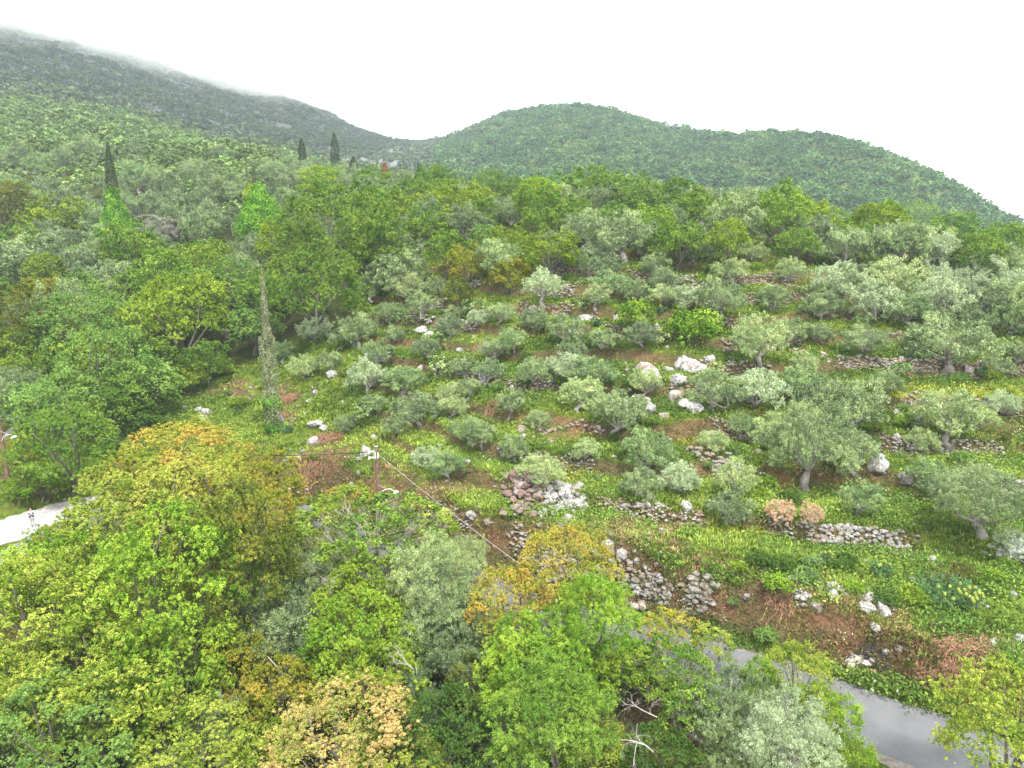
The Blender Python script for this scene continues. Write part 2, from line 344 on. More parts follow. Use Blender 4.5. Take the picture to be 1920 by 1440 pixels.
strip('gravel_verge', GRAV, 2.9, .012, simple('white_gravel', (.2, .19, .18), (.4, .385, .37), 3, det=8), .4)
strip('road_edge', ROAD, 2.75, .02, simple('crumbled_edge', (.1, .09, .07), (.2, .18, .16), 4, det=8), .5)
road = strip('road', ROAD, 2.35, .035, road_mat(), .08)

# ------------------------------------------------------------------ plant builders (a crown is one unit wide)
def crown_pts(r, nl, ns, n, h, spread=.055, low=-.35, lobe_r=(.14, .29), fill=.12, ros=0, rs=.012):
    """leaf centres, outward directions and a value per lobe for a lumpy crown 1 wide and h high, middle at the origin"""
    i = np.arange(nl) + .5; ph = i * 2.399963 + r.random() * 6; zz = low + (1 - low) * (i / nl); zz = np.clip(zz + r.normal(size=nl) * .06, -1, 1)
    rr = np.sqrt(1 - zz ** 2 * .95); ex = .34 + .1 * r.random(nl); lob = np.c_[np.cos(ph) * rr * ex, np.sin(ph) * rr * ex, zz * ex * h * 1.02]
    lr = r.uniform(*lobe_r, nl); k = r.integers(0, nl, nl * ns); d = unit(r.normal(size=(nl * ns, 3)) + unit(lob[k]) * .9 + np.array([0, 0, .45]))
    sub = lob[k] + d * lr[k][:, None] * np.array([1, 1, .8]) * r.uniform(.75, 1.1, (nl * ns, 1)); sv = .6 * r.random(nl)[k] + .4 * r.random(nl * ns)
    sr = r.uniform(.6, 1.3, nl * ns) * spread
    j = r.integers(0, nl * ns, n); g = r.normal(size=(n, 3)); g = unit(g) * np.abs(r.normal(size=(n, 1)) * .45 + .75)
    P = sub[j] + g * sr[j][:, None] * np.array([1.15, 1.15, .8]); dd = unit(g + d[j] * .8 + np.array([0, 0, .5])); rv = sv[j]
    if ros:      # leaves gather in rosettes at the twig ends
        c = r.integers(0, n, ros); R0, D0, v0 = P[c], dd[c], np.clip(rv[c] * .7 + .3 * r.random(ros), 0, 1); q = r.integers(0, ros, n)
        g2 = unit(r.normal(size=(n, 3)) + D0[q] * .5); P = R0[q] + g2 * rs * r.uniform(.4, 1.3, (n, 1)); dd = unit(D0[q] * .7 + g2 * .6 + np.array([0, 0, .4])); rv = v0[q]
    P = P * 1.0
    nf = int(n * fill); P[:nf] = lob[r.integers(0, nl, nf)] * r.uniform(.3, 1, (nf, 1)) + r.normal(size=(nf, 3)) * .09
    s_ = .5 / np.percentile(np.hypot(P[:, 0], P[:, 1]), 97); return P * s_, dd, rv, lob * s_, lr * s_
def crown_mesh(name, seed, kind='broad', nl=16, ns=14, n=6000, leaf=.03, h=.8, mat=None, spread=.055, low=-.35, **kw):
    r = np.random.default_rng(seed); P, D, sv, lob, lr = crown_pts(r, nl, ns, n, h, spread, low, **kw)
    if kind == 'olive':
        ax = unit(D * .7 + np.array([0, 0, .75])); Nn = unit(r.normal(size=P.shape) * .8 + D * .6); V, Q = leaves(P, Nn, leaf * r.uniform(1.1, 2.1, n), leaf * .42, r, ax)
    elif kind == 'narrow':
        Nn = unit(r.normal(size=P.shape) * .5 + D * .5 + [0, 0, .5]); V, Q = leaves(P, Nn, leaf * r.uniform(1.2, 2.0, n), leaf * .45, r, unit(D + [0, 0, -.3]))
    else:
        Nn = unit(r.normal(size=P.shape) * .55 + D * .5 + [0, 0, .55]); V, Q = leaves(P, Nn, leaf * r.uniform(.8, 1.5, n), leaf * r.uniform(.7, 1.1, n), r)
    me = mesh_np(name, V, Q, mat or M_LEAF, dict(rnd=('FACE', 'FLOAT', r.random(n)), lobe=('FACE', 'FLOAT', np.clip(sv + r.normal(size=n) * .08, 0, 1))))
    me['lobz'] = float(h); return me, lob, lr
def trunk_mesh(name, seed, lob, hc, mat, rad=.035, fork=.45, lean=.08, twist=0, limbs=9, twigs=False, bare=0):
    """trunk from the ground (z = -hc) to the fork, then limbs into the lobes; the crown's middle is the origin"""
    r = np.random.default_rng(seed + 50); base_ = np.array([r.normal() * lean, r.normal() * lean, -hc - .05]); fk = np.array([r.normal() * .03, r.normal() * .03, -hc + hc * fork])
    mid = (base_ + fk) / 2 + np.r_[r.normal(size=2) * (.03 + twist), 0]
    parts = [tube(catmull([base_, mid, fk], 4), np.linspace(rad * 1.35, rad * .85, 9) * (1 + .12 * r.normal(size=9)), 6)]
    for q in lob[np.argsort(-lob[:, 2] + .6 * r.random(len(lob)))][:limbs]:
        m_ = fk * .5 + q * .5 + r.normal(size=3) * .04; m_[2] -= .03
        parts.append(tube(catmull([fk, m_, q], 3), np.linspace(rad * .5, rad * .1, 7), 6))
        if bare:
            for _ in range(bare):
                e = q + unit(q + r.normal(size=3) * .35) * r.uniform(.08, .25); s_ = m_ + (q - m_) * r.uniform(0, 1); mm = (s_ + e) / 2 + r.normal(size=3) * .02
                parts.append(tube([s_, mm, e], [rad * .16, rad * .1, rad * .04], 6))
                for _ in range(2): e2 = mm + unit(e - mm + r.normal(size=3) * .08) * r.uniform(.05, .12); parts.append(tube([mm, e2], [rad * .08, rad * .03], 6))
    V, Q = join(parts); return mesh_np(name, V, Q, mat, smooth=True)
PROTO = {}
def proto(key, count, ck, hc, tk, name_c='crown'):
    L = []
    for s in range(count):
        cm, lob, lr = crown_mesh('crown', abs(hash_(key)) % 1000 + s * 13, **ck); tm = trunk_mesh('trunk', s * 7 + 3, lob, hc, **tk); L.append((cm, tm))
    PROTO[key] = (L, hc)
def hash_(s): return sum((i + 1) * ord(c) for i, c in enumerate(s))
TB = dict(mat=M_BARK, rad=.03, limbs=7); TO = dict(mat=M_GBARK, rad=.045, fork=.5, lean=.1, twist=.05)
proto('broad_near', 5, dict(nl=30, ns=10, n=62000, leaf=.0092, h=.92, spread=.055, ros=3000, rs=.0115, lobe_r=(.08, .17), fill=.04), .62, TB)
proto('broad_mid', 5, dict(nl=20, ns=9, n=14000, leaf=.02, h=.88, spread=.06, ros=1400, rs=.02, lobe_r=(.1, .19)), .55, TB)
proto('broad_small', 3, dict(nl=14, ns=10, n=3600, leaf=.042, h=.85, spread=.07, ros=500, rs=.03), .5, TB)
proto('sparse', 3, dict(nl=14, ns=12, n=8000, leaf=.021, h=.9, spread=.045, fill=.02), .65, dict(mat=M_DEAD, rad=.012, limbs=14, bare=9))
proto('bare', 2, dict(nl=14, ns=10, n=500, leaf=.02, h=.8, spread=.05), .5, dict(mat=M_DEAD, rad=.018, limbs=14, bare=16))
proto('narrow_near', 2, dict(kind='narrow', lobe_r=(.09, .17), nl=26, ns=10, n=46000, leaf=.0125, h=.85, spread=.07, ros=2000, rs=.018), .62, TB)
proto('olive_near', 4, dict(kind='olive', nl=20, ns=10, n=56000, leaf=.0115, h=.88, spread=.08, lobe_r=(.1, .2), ros=1500, rs=.024, mat=M_OLIVE), .48, TO)
proto('olive_mid', 6, dict(kind='olive', nl=13, ns=11, n=16000, leaf=.021, h=.8, spread=.085, lobe_r=(.11, .24), low=-.4, ros=520, rs=.04, mat=M_OLIVE), .43, TO)
proto('olive_small', 4, dict(kind='olive', nl=11, ns=9, n=4200, leaf=.038, h=.85, spread=.09, low=-.35, ros=260, rs=.05, mat=M_OLIVE), .45, TO)
proto('bush_mid', 3, dict(nl=12, ns=12, n=7000, leaf=.028, h=.62, spread=.075, low=0.0, ros=600, rs=.03), .27, dict(mat=M_BARK, rad=.02, fork=.2))

# leaf colours: base, some darkened to suggest shaded gaps; tips of new growth
COL = {
 'lime': ((.10, .21, .02), (.31, .44, .05)), 'yellowlime': ((.13, .2, .02), (.36, .41, .07)), 'paleyellow': ((.30, .36, .05), (.46, .44, .1)),
 'amber': ((.17, .22, .02), (.36, .29, .05)), 'amberdark': ((.08, .12, .02), (.21, .22, .035)), 'orange': ((.25, .30, .04), (.48, .33, .07)),
 'peach': ((.24, .26, .06), (.50, .35, .14)), 'green': ((.09, .18, .025), (.22, .33, .05)), 'midgreen': ((.11, .21, .045), (.23, .35, .08)),
 'dark': ((.05, .11, .02), (.11, .18, .035)), 'olive': ((.11, .17, .055), (.31, .40, .155)), 'olivedark': ((.09, .14, .05), (.23, .31, .125)),
 'olivepale': ((.25, .33, .16), (.42, .5, .28)), 'oliveyellow': ((.21, .3, .1), (.4, .46, .18)), 'olivegreen': ((.11, .19, .055), (.27, .39, .13)),
 'pink': ((.5, .3, .2), (.58, .38, .27)), 'purple': ((.2, .12, .12), (.3, .2, .2)), 'grey': ((.25, .26, .2), (.34, .34, .27)), 'ivy': ((.07, .18, .02), (.2, .38, .045)),
 'rust': ((.2, .06, .04), (.3, .1, .07)), 'bronze': ((.1, .12, .03), (.19, .19, .05)), 'white': ((.36, .42, .34), (.5, .54, .46)), 'yellowgreen': ((.13, .21, .02), (.28, .36, .04)),
}
ADJ = {'lime': 'bright lime-green', 'yellowlime': 'yellow-green', 'paleyellow': 'pale yellow-green', 'amber': 'amber-tipped', 'amberdark': 'dark olive-amber', 'orange': 'orange-yellow', 'peach': 'peach-orange',
 'green': 'green', 'midgreen': 'soft mid-green', 'dark': 'dark green', 'olive': 'silvery', 'olivedark': 'dull grey-green', 'olivepale': 'pale silvery', 'oliveyellow': 'yellowish grey-green', 'olivegreen': 'fresh green',
 'pink': 'pinkish dead-leaved', 'purple': 'purplish', 'grey': 'grey twiggy', 'ivy': 'ivy-green', 'rust': 'rust-red', 'bronze': 'bronze-brown', 'white': 'whitish', 'yellowgreen': 'warm green'}
LMK = [('the utility pole with the lamp', 715, 880), ('the tall thin cypress', 495, 640), ('the huge round oak', 625, 450), ('the long stone rubble heap', 1020, 925), ('the twin ridge trees', 1690, 420),
 ('the amber-yellow trees', 905, 530), ('the pink dead olive', 1490, 975), ('the largest spurge', 1770, 1110), ('the burnt patch by the road', 1610, 1250), ('the white limestone outcrop', 1245, 715),
 ('the person on the gravel', 62, 968), ('the peach-orange tree', 640, 1390), ('the narrow-leaved lime-green tree', 1010, 1260), ('the bare white branches', 1190, 1310), ('the ivy-clad cypress', 203, 400),
 ('the rust-red conifer', 721, 322), ('the green terrace bush', 1300, 630), ('the round-crowned ridge tree', 1160, 372), ('the white rocks in the hollow', 375, 778), ('the ivy tower', 487, 420),
 ('the fat-trunked olive', 1520, 840), ('the leaning-trunk olive', 1780, 650), ('the brown terrace wall', 1640, 685), ('the orange stone wall', 1325, 862), ('the branch pile', 1668, 1040), ('the purple bush', 38, 440),
 ('the big lime maple', 320, 1130), ('the bottom right corner', 1900, 1430), ('the bottom left corner', 20, 1430)]
ORD = ['nearest', 'second', 'third', 'fourth', 'fifth', 'sixth', 'seventh', 'eighth', 'ninth', 'tenth', 'eleventh', 'twelfth', 'thirteenth', 'fourteenth', 'fifteenth', 'sixteenth', 'seventeenth', 'eighteenth', 'nineteenth', 'twentieth']
PENDING = []          # (object, adjective, noun, px, py)
def name_later(o, adj, noun, px, py, cat, group): o['category'] = cat; o['group'] = group; PENDING.append((o, adj, noun, px, py))
USED = {}
def place_tree(key, px, py, wpx, col, hs=1.0, tmin=14, name=None, cat=None, label=None, group=None, Y=None, noun=None, hcs=1.0):
    L, hc = PROTO[key]; s = seat(px, py, wpx, hc * hs * hcs, tmin) if Y is None else None
    if Y is not None:
        x, y, z = at_y(px, py, Y); s = (x, y, z, Y)
    if s is None: return None
    X, Yy, Z, t = s; W = wpx * t / F; k = USED.get(key, 0); USED[key] = k + 1; cm, tm = L[k % len(L)]
    nm = name or ('olive_tree' if 'olive' in key else 'bush' if 'bush' in key else 'broadleaf_tree')
    ax_ = rng.uniform(.88, 1.14); e = bpy.data.objects.new(nm, None); C.objects.link(e); e.location = (X, Yy, Z); e.rotation_euler = (0, 0, rng.random() * 6.28); e.empty_display_size = .5
    for n_, me in (('crown', cm), ('trunk', tm)):
        o = bpy.data.objects.new(n_, me); C.objects.link(o); o.parent = e; o.location = (0, 0, hc * W * hs * hcs); o.scale = (W * ax_, W / ax_, W * hs)
        if n_ == 'crown':
            c1, c2 = COL[col]; v = 1 + rng.normal() * .07; o.color = (*[c * v for c in c1], 1); o['tip'] = [float(c * v) for c in c2]
    cat = cat or {'olive_tree': 'olive tree', 'bush': 'bush'}.get(nm, 'tree')
    if label: e['label'] = label; e['category'] = cat; e['group'] = group or cat + 's on the hillside'
    else: name_later(e, ADJ[col], noun or cat, px, py, cat, group or cat + 's on the hillside')
    return e

# ------------------------------------------------------------------ hand-placed trees: key, px, py, width, colour, (height)
FG = [
 ('broad_near',320,1125,330,'lime',1),('broad_near',110,1190,330,'yellowlime',1),('broad_near',130,1090,230,'lime',.9),('broad_near',180,1310,300,'yellowlime',1),('broad_near',320,1285,200,'lime',1.1),
 ('broad_near',10,1330,260,'yellowlime',1),('broad_near',330,885,260,'orange',.8),('broad_near',250,930,200,'yellowlime',.9),('broad_near',365,965,240,'paleyellow',1),
 ('broad_near',470,930,200,'amber',.9),('broad_near',230,1020,250,'yellowlime',.8),('broad_near',440,1080,260,'amberdark',1.1),('broad_near',490,1010,170,'amber',1),('broad_near',110,1010,90,'amber',.6),('broad_near',60,1085,120,'amber',.7),
 ('broad_near',100,1410,280,'midgreen',.9),('olive_near',575,1100,150,'olive',1.1),('olive_near',515,1190,210,'olive',1),('olive_near',590,1170,110,'olive',1),('olive_near',420,1370,140,'olive',.9),
 ('broad_near',450,1260,150,'amber',1),('broad_near',530,1310,170,'amber',.9),('broad_near',650,1400,270,'peach',.9),('broad_near',360,1400,220,'yellowlime',.8),
 ('broad_near',750,1460,220,'yellowlime',.7),('broad_near',500,1420,160,'yellowlime',.7),('broad_near',690,1130,190,'yellowgreen',1),('broad_near',640,1060,110,'yellowlime',1.1),('broad_near',680,1215,190,'lime',1),
 ('broad_near',700,1300,200,'yellowgreen',1),('sparse',700,1010,220,'green',.8),('sparse',790,1000,160,'yellowlime',.8),('sparse',600,1010,130,'yellowlime',1),('broad_near',655,965,120,'amber',1),('broad_near',560,1020,120,'yellowlime',1),
 ('olive_near',810,1100,180,'oliveyellow',1.1),('olive_near',870,1050,90,'oliveyellow',1),('olive_near',840,1180,180,'olive',1.1),('olive_near',880,1235,160,'olivedark',1),('olive_near',770,1330,140,'olivedark',1.2),
 ('broad_near',1060,1080,190,'orange',.9),('broad_near',950,1145,170,'orange',.9),('narrow_near',1110,1180,180,'lime',1),('narrow_near',1010,1250,230,'lime',1),('narrow_near',1040,1370,250,'green',1),('narrow_near',1160,1250,120,'lime',.9),
 ('broad_near',890,1290,130,'amberdark',1.1),('broad_near',840,1390,190,'dark',1),('broad_near',600,1270,120,'amberdark',1),('broad_near',1120,1420,140,'yellowlime',.9),('broad_near',960,1450,150,'dark',.8),
 ('sparse',1250,1180,100,'amber',.9),('sparse',1335,1215,100,'yellowlime',.9),('sparse',1270,1275,150,'green',.9),('sparse',1320,1340,150,'green',.9),('sparse',1200,1250,130,'yellowgreen',.9),
 ('olive_near',1385,1340,170,'olivedark',1.2),('olive_near',1480,1400,180,'olivepale',1),('olive_near',1380,1430,130,'oliveyellow',.8),('broad_near',1490,1270,130,'yellowlime',1),('broad_near',1425,1290,75,'lime',1.6),
 ('broad_near',1572,1345,85,'lime',1.1),('broad_near',1590,1425,105,'lime',.9),('broad_near',1530,1330,100,'yellowgreen',1),('broad_near',1905,1395,270,'yellowlime',1),('broad_near',1240,1430,150,'dark',.9),('olive_near',300,1440,130,'olivedark',.8),
 ('bare',965,1400,150,'grey',.8),('broad_near',720,1400,150,'dark',.8),('sparse',780,1230,120,'green',.8),
]
for k, px, py, wd, co, hs in FG: place_tree(k, px, py, wd * 1.04, co, hs * rng.uniform(.95, 1.25), group='trees on the near slope below the camera')
MID = [
 ('broad_mid',130,850,210,'green',.9),('broad_mid',75,905,100,'lime',.9),('broad_mid',30,850,90,'amber',.8),('olive_near',30,755,150,'olive',1.1),('broad_mid',130,770,180,'midgreen',.9),('broad_mid',200,690,190,'midgreen',1),
 ('broad_mid',210,760,150,'green',.9),('broad_mid',340,600,210,'yellowgreen',1),('broad_mid',420,560,180,'midgreen',.9),('broad_mid',170,620,190,'midgreen',.9),('broad_mid',50,620,190,'amberdark',1),('broad_mid',30,680,150,'yellowgreen',1),
 ('broad_mid',90,560,110,'amber',.9),('broad_mid',350,715,80,'yellowgreen',.9),('broad_mid',400,690,70,'lime',.7),('broad_mid',290,690,120,'dark',1),('broad_mid',270,790,90,'dark',.8),('broad_mid',240,470,110,'yellowgreen',.9),('broad_mid',300,495,100,'yellowgreen',.8),
 ('olive_mid',60,500,170,'olive',.9),('olive_mid',150,510,120,'olivedark',.9),('olive_mid',210,530,120,'olive',.9),('broad_mid',110,420,130,'yellowgreen',.9),('broad_mid',20,400,120,'bronze',1),('broad_mid',25,375,90,'yellowlime',.9),
 ('broad_mid',45,450,60,'purple',.7),('sparse',292,432,85,'grey',.8),('broad_mid',270,540,110,'green',.9),('broad_mid',120,600,100,'green',.8),('broad_mid',25,540,100,'olivedark',.9),
 ('broad_near',640,440,230,'green',1.05),('broad_mid',550,470,150,'yellowgreen',1),('broad_mid',590,550,200,'green',1),('broad_mid',690,480,130,'green',1),('broad_mid',520,540,110,'green',1),('broad_mid',415,475,75,'bronze',.9),
 ('broad_mid',880,500,95,'amber',1),('broad_mid',955,525,85,'amber',1),('broad_mid',860,560,70,'amberdark',1),('broad_mid',920,480,60,'amber',1),('broad_mid',975,490,80,'lime',.8),('broad_mid',1160,375,125,'green',.9),('broad_mid',1010,372,80,'lime',1),
 ('broad_mid',1655,425,95,'lime',1.15),('broad_mid',1722,415,75,'lime',1.3),('broad_mid',1460,410,120,'green',1.3),('broad_mid',1385,430,60,'yellowlime',1.1),('broad_mid',1500,440,70,'amber',1.1),('broad_mid',1560,440,80,'yellowgreen',.9),
 ('bush_mid',1190,598,75,'lime',1.3),('bush_mid',1300,625,120,'lime',1.1),('broad_mid',810,440,110,'green',.9),('broad_mid',760,400,110,'yellowgreen',.8),('broad_mid',830,385,110,'yellowgreen',.8),('broad_mid',900,410,90,'green',.9),
 ('broad_mid',1060,420,90,'green',.9),('broad_mid',1220,420,100,'lime',.9),('broad_mid',1300,400,100,'green',1),('broad_mid',1260,460,90,'green',.9),('broad_mid',1840,460,90,'lime',.7),('broad_mid',740,450,90,'green',.9),
]
for k, px, py, wd, co, hs in MID: place_tree('broad_near' if k == 'broad_mid' and wd > 140 else k, px, py, wd, co, hs, tmin=60, hcs=.72, group='broadleaf trees across the valley')
OL = [(1050,478,62),(1130,470,80),(1100,500,50),(1215,465,70),(1300,475,72),(1335,468,60),(1410,475,60),(1580,468,110),(1020,540,85),(1140,535,70),(1190,548,75),(1245,530,70),(1350,560,110),(1370,512,85),
 (1540,578,90),(1640,570,105),(1700,585,100),(1620,640,85),(1780,648,140),(1480,625,90),(1420,645,120),(1340,735,115),(1420,735,120),(1500,725,90),(1600,765,130),(1545,750,100),(1660,725,80),(1780,780,125),
 (1850,560,110),(1760,560,100),(1900,600,100),(1910,665,80),(1520,840,200),(1600,850,90),(1450,810,100),(1200,910,85),(1275,900,85),(1215,850,120),(1160,780,120),(1370,960,100),(1840,945,180),(1905,1030,95),
 (1000,700,80),(1060,690,85),(1110,705,95),(1130,640,75),(1200,632,65),(1060,620,80),(1090,740,90),(670,620,95),(590,620,75),(730,590,62),(790,575,55),(845,615,55),(700,540,60),(760,540,70),(820,540,60),(895,600,50),
 (960,640,70),(870,690,62),(800,655,62),(740,630,50),(570,690,62),(620,680,62),(690,710,85),(760,715,80),(650,795,50),(780,770,95),(740,800,60),(850,765,60),(900,820,70),(800,860,65),(530,660,60),(850,590,50),(1000,600,60),(940,590,60),
 (1120,560,60),(1450,560,80),(1290,560,60),(1720,640,60),(1870,690,60),(640,640,60),(960,760,70),(1010,790,60),(700,760,60),(1880,760,70),(1390,800,60),(880,730,50),(920,700,60),(1230,500,60),(1480,510,60),(1660,510,70)]
for i, (px, py, wd) in enumerate(OL):
    co = ['olive', 'olive', 'oliveyellow', 'olivegreen', 'olive', 'olivepale', 'olivedark'][i * 5 % 7]
    lab = None; hs = rng.uniform(.85, 1.1); wd *= rng.uniform(.88, 1.08)
    if (px, py) == (1905, 1030): co = 'white'
    if (px, py) == (1520, 840): co = 'olive'; wd = 185; hs = 1.05; lab = 'large leafy olive tree with the fattest gnarled trunk on the lower terraces'
    if (px, py) == (1780, 648): co = 'olive'; lab = 'olive tree with a wide flat crown and pale leaning trunk below the dense right grove'
    place_tree('olive_near' if wd >= 155 else 'olive_mid', px, py, wd, co, hs, tmin=44, hcs=.82, label=lab, group='olive trees on the terraced slope')
# the dead-leaved olive
for px, py, wd, lab in ((1465, 962, 48, 'salmon-pink dead-leaved olive, left and larger of the pair on the lower terrace'), (1522, 968, 42, 'salmon-pink dead-leaved olive with thin stem, right and smaller of the pair')):
    place_tree('sparse', px, py, wd * 1.15, 'pink', 1.2, name='olive_tree', cat='olive tree', tmin=44, label=lab, group='dead-leaved olive trees')

# ------------------------------------------------------------------ groves filled by region: (px polygon box list) sampled on the ground
def ahash(a): return a
PLACED = []
for o in list(C.objects):
    if o.type == 'EMPTY': PLACED.append((o.location.x, o.location.y, max((c.scale.x for c in o.children), default=1) if o.children else 1))
def inpoly(px, py, poly):
    c = np.zeros(np.shape(px), bool); n = len(poly)
    for i in range(n):
        x1, y1 = poly[i]; x2, y2 = poly[(i + 1) % n]; cond = ((y1 > py) != (y2 > py)) & (px < (x2 - x1) * (py - y1) / (y2 - y1 + 1e-9) + x1); c ^= cond
    return c
def scatter(poly, yr, spacing, n_try, seed, hvis=3.0, avoid=None):
    """ground points whose place in the photo (lifted by hvis) falls inside poly, kept spacing apart"""
    r = np.random.default_rng(seed); xr = (-1.05 * yr[1], 1.05 * yr[1])
    Y = np.sqrt(r.uniform(yr[0] ** 2, yr[1] ** 2, n_try)); X = r.uniform(-1.0, 1.0, n_try) * Y * .9; Z = ground(X, Y)
    px, py, d = to_px(X, Y, Z + hvis); ok = inpoly(px, py, poly); X, Y, Z, px, py, d = [a[ok] for a in (X, Y, Z, px, py, d)]
    cell = {}; keep = []
    if avoid:
        for ax, ay, aw in avoid:
            for i in range(int((ax - aw*.4) // spacing), int((ax + aw*.4) // spacing) + 1):
                for j in range(int((ay - aw*.4) // spacing), int((ay + aw*.4) // spacing) + 1): cell.setdefault((i, j), []).append((ax, ay, aw * .42))
    for k in range(len(X)):
        i, j = int(X[k] // spacing), int(Y[k] // spacing); bad = False
        for a in (-1, 0, 1):
            for b in (-1, 0, 1):
                for q in cell.get((i + a, j + b), ()):
                    if (q[0] - X[k]) ** 2 + (q[1] - Y[k]) ** 2 < (q[2] if len(q) > 2 else spacing) ** 2: bad = True; break
        if not bad: cell.setdefault((i, j), []).append((X[k], Y[k])); keep.append(k)
    return [a[keep] for a in (X, Y, Z, px, py, d)]
# is the ground point hidden behind nearer terrain?
def visible(X, Y, Z):
    ok = np.ones(len(X), bool)
    for f in np.linspace(.35, .97, 40): ok &= (CAMZ + (Z - CAMZ) * f) > ground(X * f, Y * f) - .3
    return ok
FAR_OL = []      # candidates: X,Y,Z,d,width,kindcolour,key
def add_fill(poly, yr, spacing, ntry, seed, wid, mix, hv=3.0):
    X, Y, Z, px, py, d = scatter(poly, yr, spacing, ntry, seed, hv, PLACED); v = visible(X, Y, Z + 4); r = np.random.default_rng(seed + 9)
    for k in np.flatnonzero(v):
        co = mix[int(r.integers(0, len(mix)))]; FAR_OL.append((X[k], Y[k], Z[k], d[k], wid * r.uniform(.75, 1.3), co))
add_fill([(-60,150),(60,175),(240,215),(420,260),(560,290),(700,312),(700,330),(640,370),(540,400),(440,520),(330,480),(200,500),(-60,520)], (110, 430), 6.0, 60000, 1, 6.6, ['olivedark','olivedark','olive','olivedark','olivegreen'])
add_fill([(330,480),(440,520),(540,540),(560,600),(430,660),(300,720),(180,800),(-60,830),(-60,480)], (72, 135), 5.6, 6000, 2, 7.5, ['green','midgreen','yellowgreen','green','olive','green','midgreen'])
add_fill([(600,340),(760,350),(960,370),(1300,390),(1700,445),(1960,468),(1960,520),(1750,500),(1500,480),(1250,470),(1000,500),(850,520),(720,540),(600,500)], (84, 190), 5.0, 12000, 3, 6.4, ['green','olivedark','olive','yellowgreen','olive','midgreen','olive','green'])
add_fill([(1650,470),(1960,470),(1960,620),(1800,600),(1600,560),(1560,520)], (76, 140), 4.6, 5000, 4, 5.6, ['oliveyellow','olive','olivepale'])
add_fill([(620,600),(900,560),(1300,540),(1900,560),(1900,1010),(1500,1000),(1300,1000),(1150,900),(900,900),(760,860),(640,760)], (46, 92), 5.5, 420, 6, 2.9, ['olive','olivegreen','olivedark','olive','oliveyellow'], 1.2)
print('fill candidates', len(FAR_OL))
FAR_OL.sort(key=lambda a: -a[4] / a[3])
ol = [a for a in FAR_OL if a[5].startswith('olive')]; br = [a for a in FAR_OL if not a[5].startswith('olive')]
IND = ol[:200] + br[:200]; REST = ol[200:] + br[200:]
def tree_at(X, Y, Z, W, col, key, hs=1.0, label=None, group=None, cat=None, name=None, px=0, py=0):
    L, hc = PROTO[key]; k = USED.get(key, 0); USED[key] = k + 1; cm, tm = L[k % len(L)]
    ax_ = rng.uniform(.85, 1.18); isol = 'olive' in key; e = bpy.data.objects.new(name or ('olive_tree' if isol else 'broadleaf_tree'), None); C.objects.link(e)
    e.location = (X, Y, Z); e.rotation_euler = (0, 0, rng.random() * 6.28)
    for n_, me in (('crown', cm), ('trunk', tm)):
        o = bpy.data.objects.new(n_, me); C.objects.link(o); o.parent = e; o.location = (0, 0, hc * W * hs); o.scale = (W * ax_, W / ax_, W * hs)
        if n_ == 'crown': c1, c2 = COL[col]; v = 1 + rng.normal() * .09; o.color = (*[c * v for c in c1], 1); o['tip'] = [float(c * v) for c in c2]
    e['category'] = cat or ('olive tree' if isol else 'tree')
    if label: e['label'] = label; e['group'] = group
    else: name_later(e, ADJ[col], e['category'], px, py, e['category'], group)
    return e
for X, Y, Z, d, W, co in IND:
    wpx = W * F / d; isol = co.startswith('olive'); key = ('olive' if isol else 'broad') + ('_mid' if wpx > 55 else '_small')
    px, py, _ = to_px(X, Y, Z + W * .5); far = wpx < 38
    if isol and far and px < 760: lab, gr = 'grey-green olive tree packed in the dense grove high on the left hillside', 'olive trees of the left hillside grove'
    elif far: lab, gr = 'rounded green tree crowded on the far crest behind the terraces', 'trees crowded on the far crest'
    else: lab, gr = None, ('olive trees on the terraced slope' if isol else 'broadleaf trees across the valley')
    tree_at(X, Y, Z, W, co, key, rng.uniform(.85, 1.15), lab, gr, px=px, py=py)

# ------------------------------------------------------------------ massed trees beyond counting
def massed(name, L, nq, leafk, label, seed, hfac=.75, spread=.16, nl=5):
    r = np.random.default_rng(seed); n = len(L); A = np.array([(a[0], a[1], a[2], a[4]) for a in L]); cols = np.array([[COL[a[5]][0], COL[a[5]][1]] for a in L])
    T = 24; shapes = []
    for s in range(T):
        P, D, sv, lob, lr = crown_pts(r, nl + 3, 6, nq, hfac, spread * .6, -.2, fill=.03)
        Nn = unit(r.normal(size=P.shape) * .35 + D * .8 + [0, 0, .4]); V, Q = leaves(P, Nn, leafk * r.uniform(.8, 1.4, nq), leafk * r.uniform(.7, 1.1, nq), r); shapes.append((V, sv))
    Vs = []; C_ = []; R = []; si = r.integers(0, T, n); rot = r.random(n) * 6.28
    for s in range(T):
        m = np.flatnonzero(si == s)
        if not len(m): continue
        V, sv = shapes[s]; c, sn = np.cos(rot[m])[:, None], np.sin(rot[m])[:, None]; W = A[m, 3][:, None]
        x = (V[None, :, 0] * c - V[None, :, 1] * sn) * W + A[m, 0][:, None]; y = (V[None, :, 0] * sn + V[None, :, 1] * c) * W + A[m, 1][:, None]; z = (V[None, :, 2] + hfac * .5) * W + A[m, 2][:, None]
        Vs.append(np.stack([x, y, z], -1).reshape(-1, 3)); f = np.clip((sv - .3) * 2, 0, 1)[None, :, None]; br = (1 + r.normal(size=(len(m), 1, 1)) * .14)
        cc = (cols[m, 0][:, None] * (1 - f) + cols[m, 1][:, None] * f) * br; C_.append(cc.reshape(-1, 3)); R.append(r.random(len(m) * nq))
    V = np.vstack(Vs); cc = np.vstack(C_); q = np.arange(len(V)).reshape(-1, 4)
    me = mesh_np(name, V, q, M_STUFF, dict(rnd=('FACE', 'FLOAT', np.concatenate(R)), lobe=('FACE', 'FLOAT', np.zeros(len(q))), col=('FACE', 'FLOAT_COLOR', np.c_[cc, np.ones(len(cc))])))
    return obj(name, me, kind='stuff', label=label, category='trees')
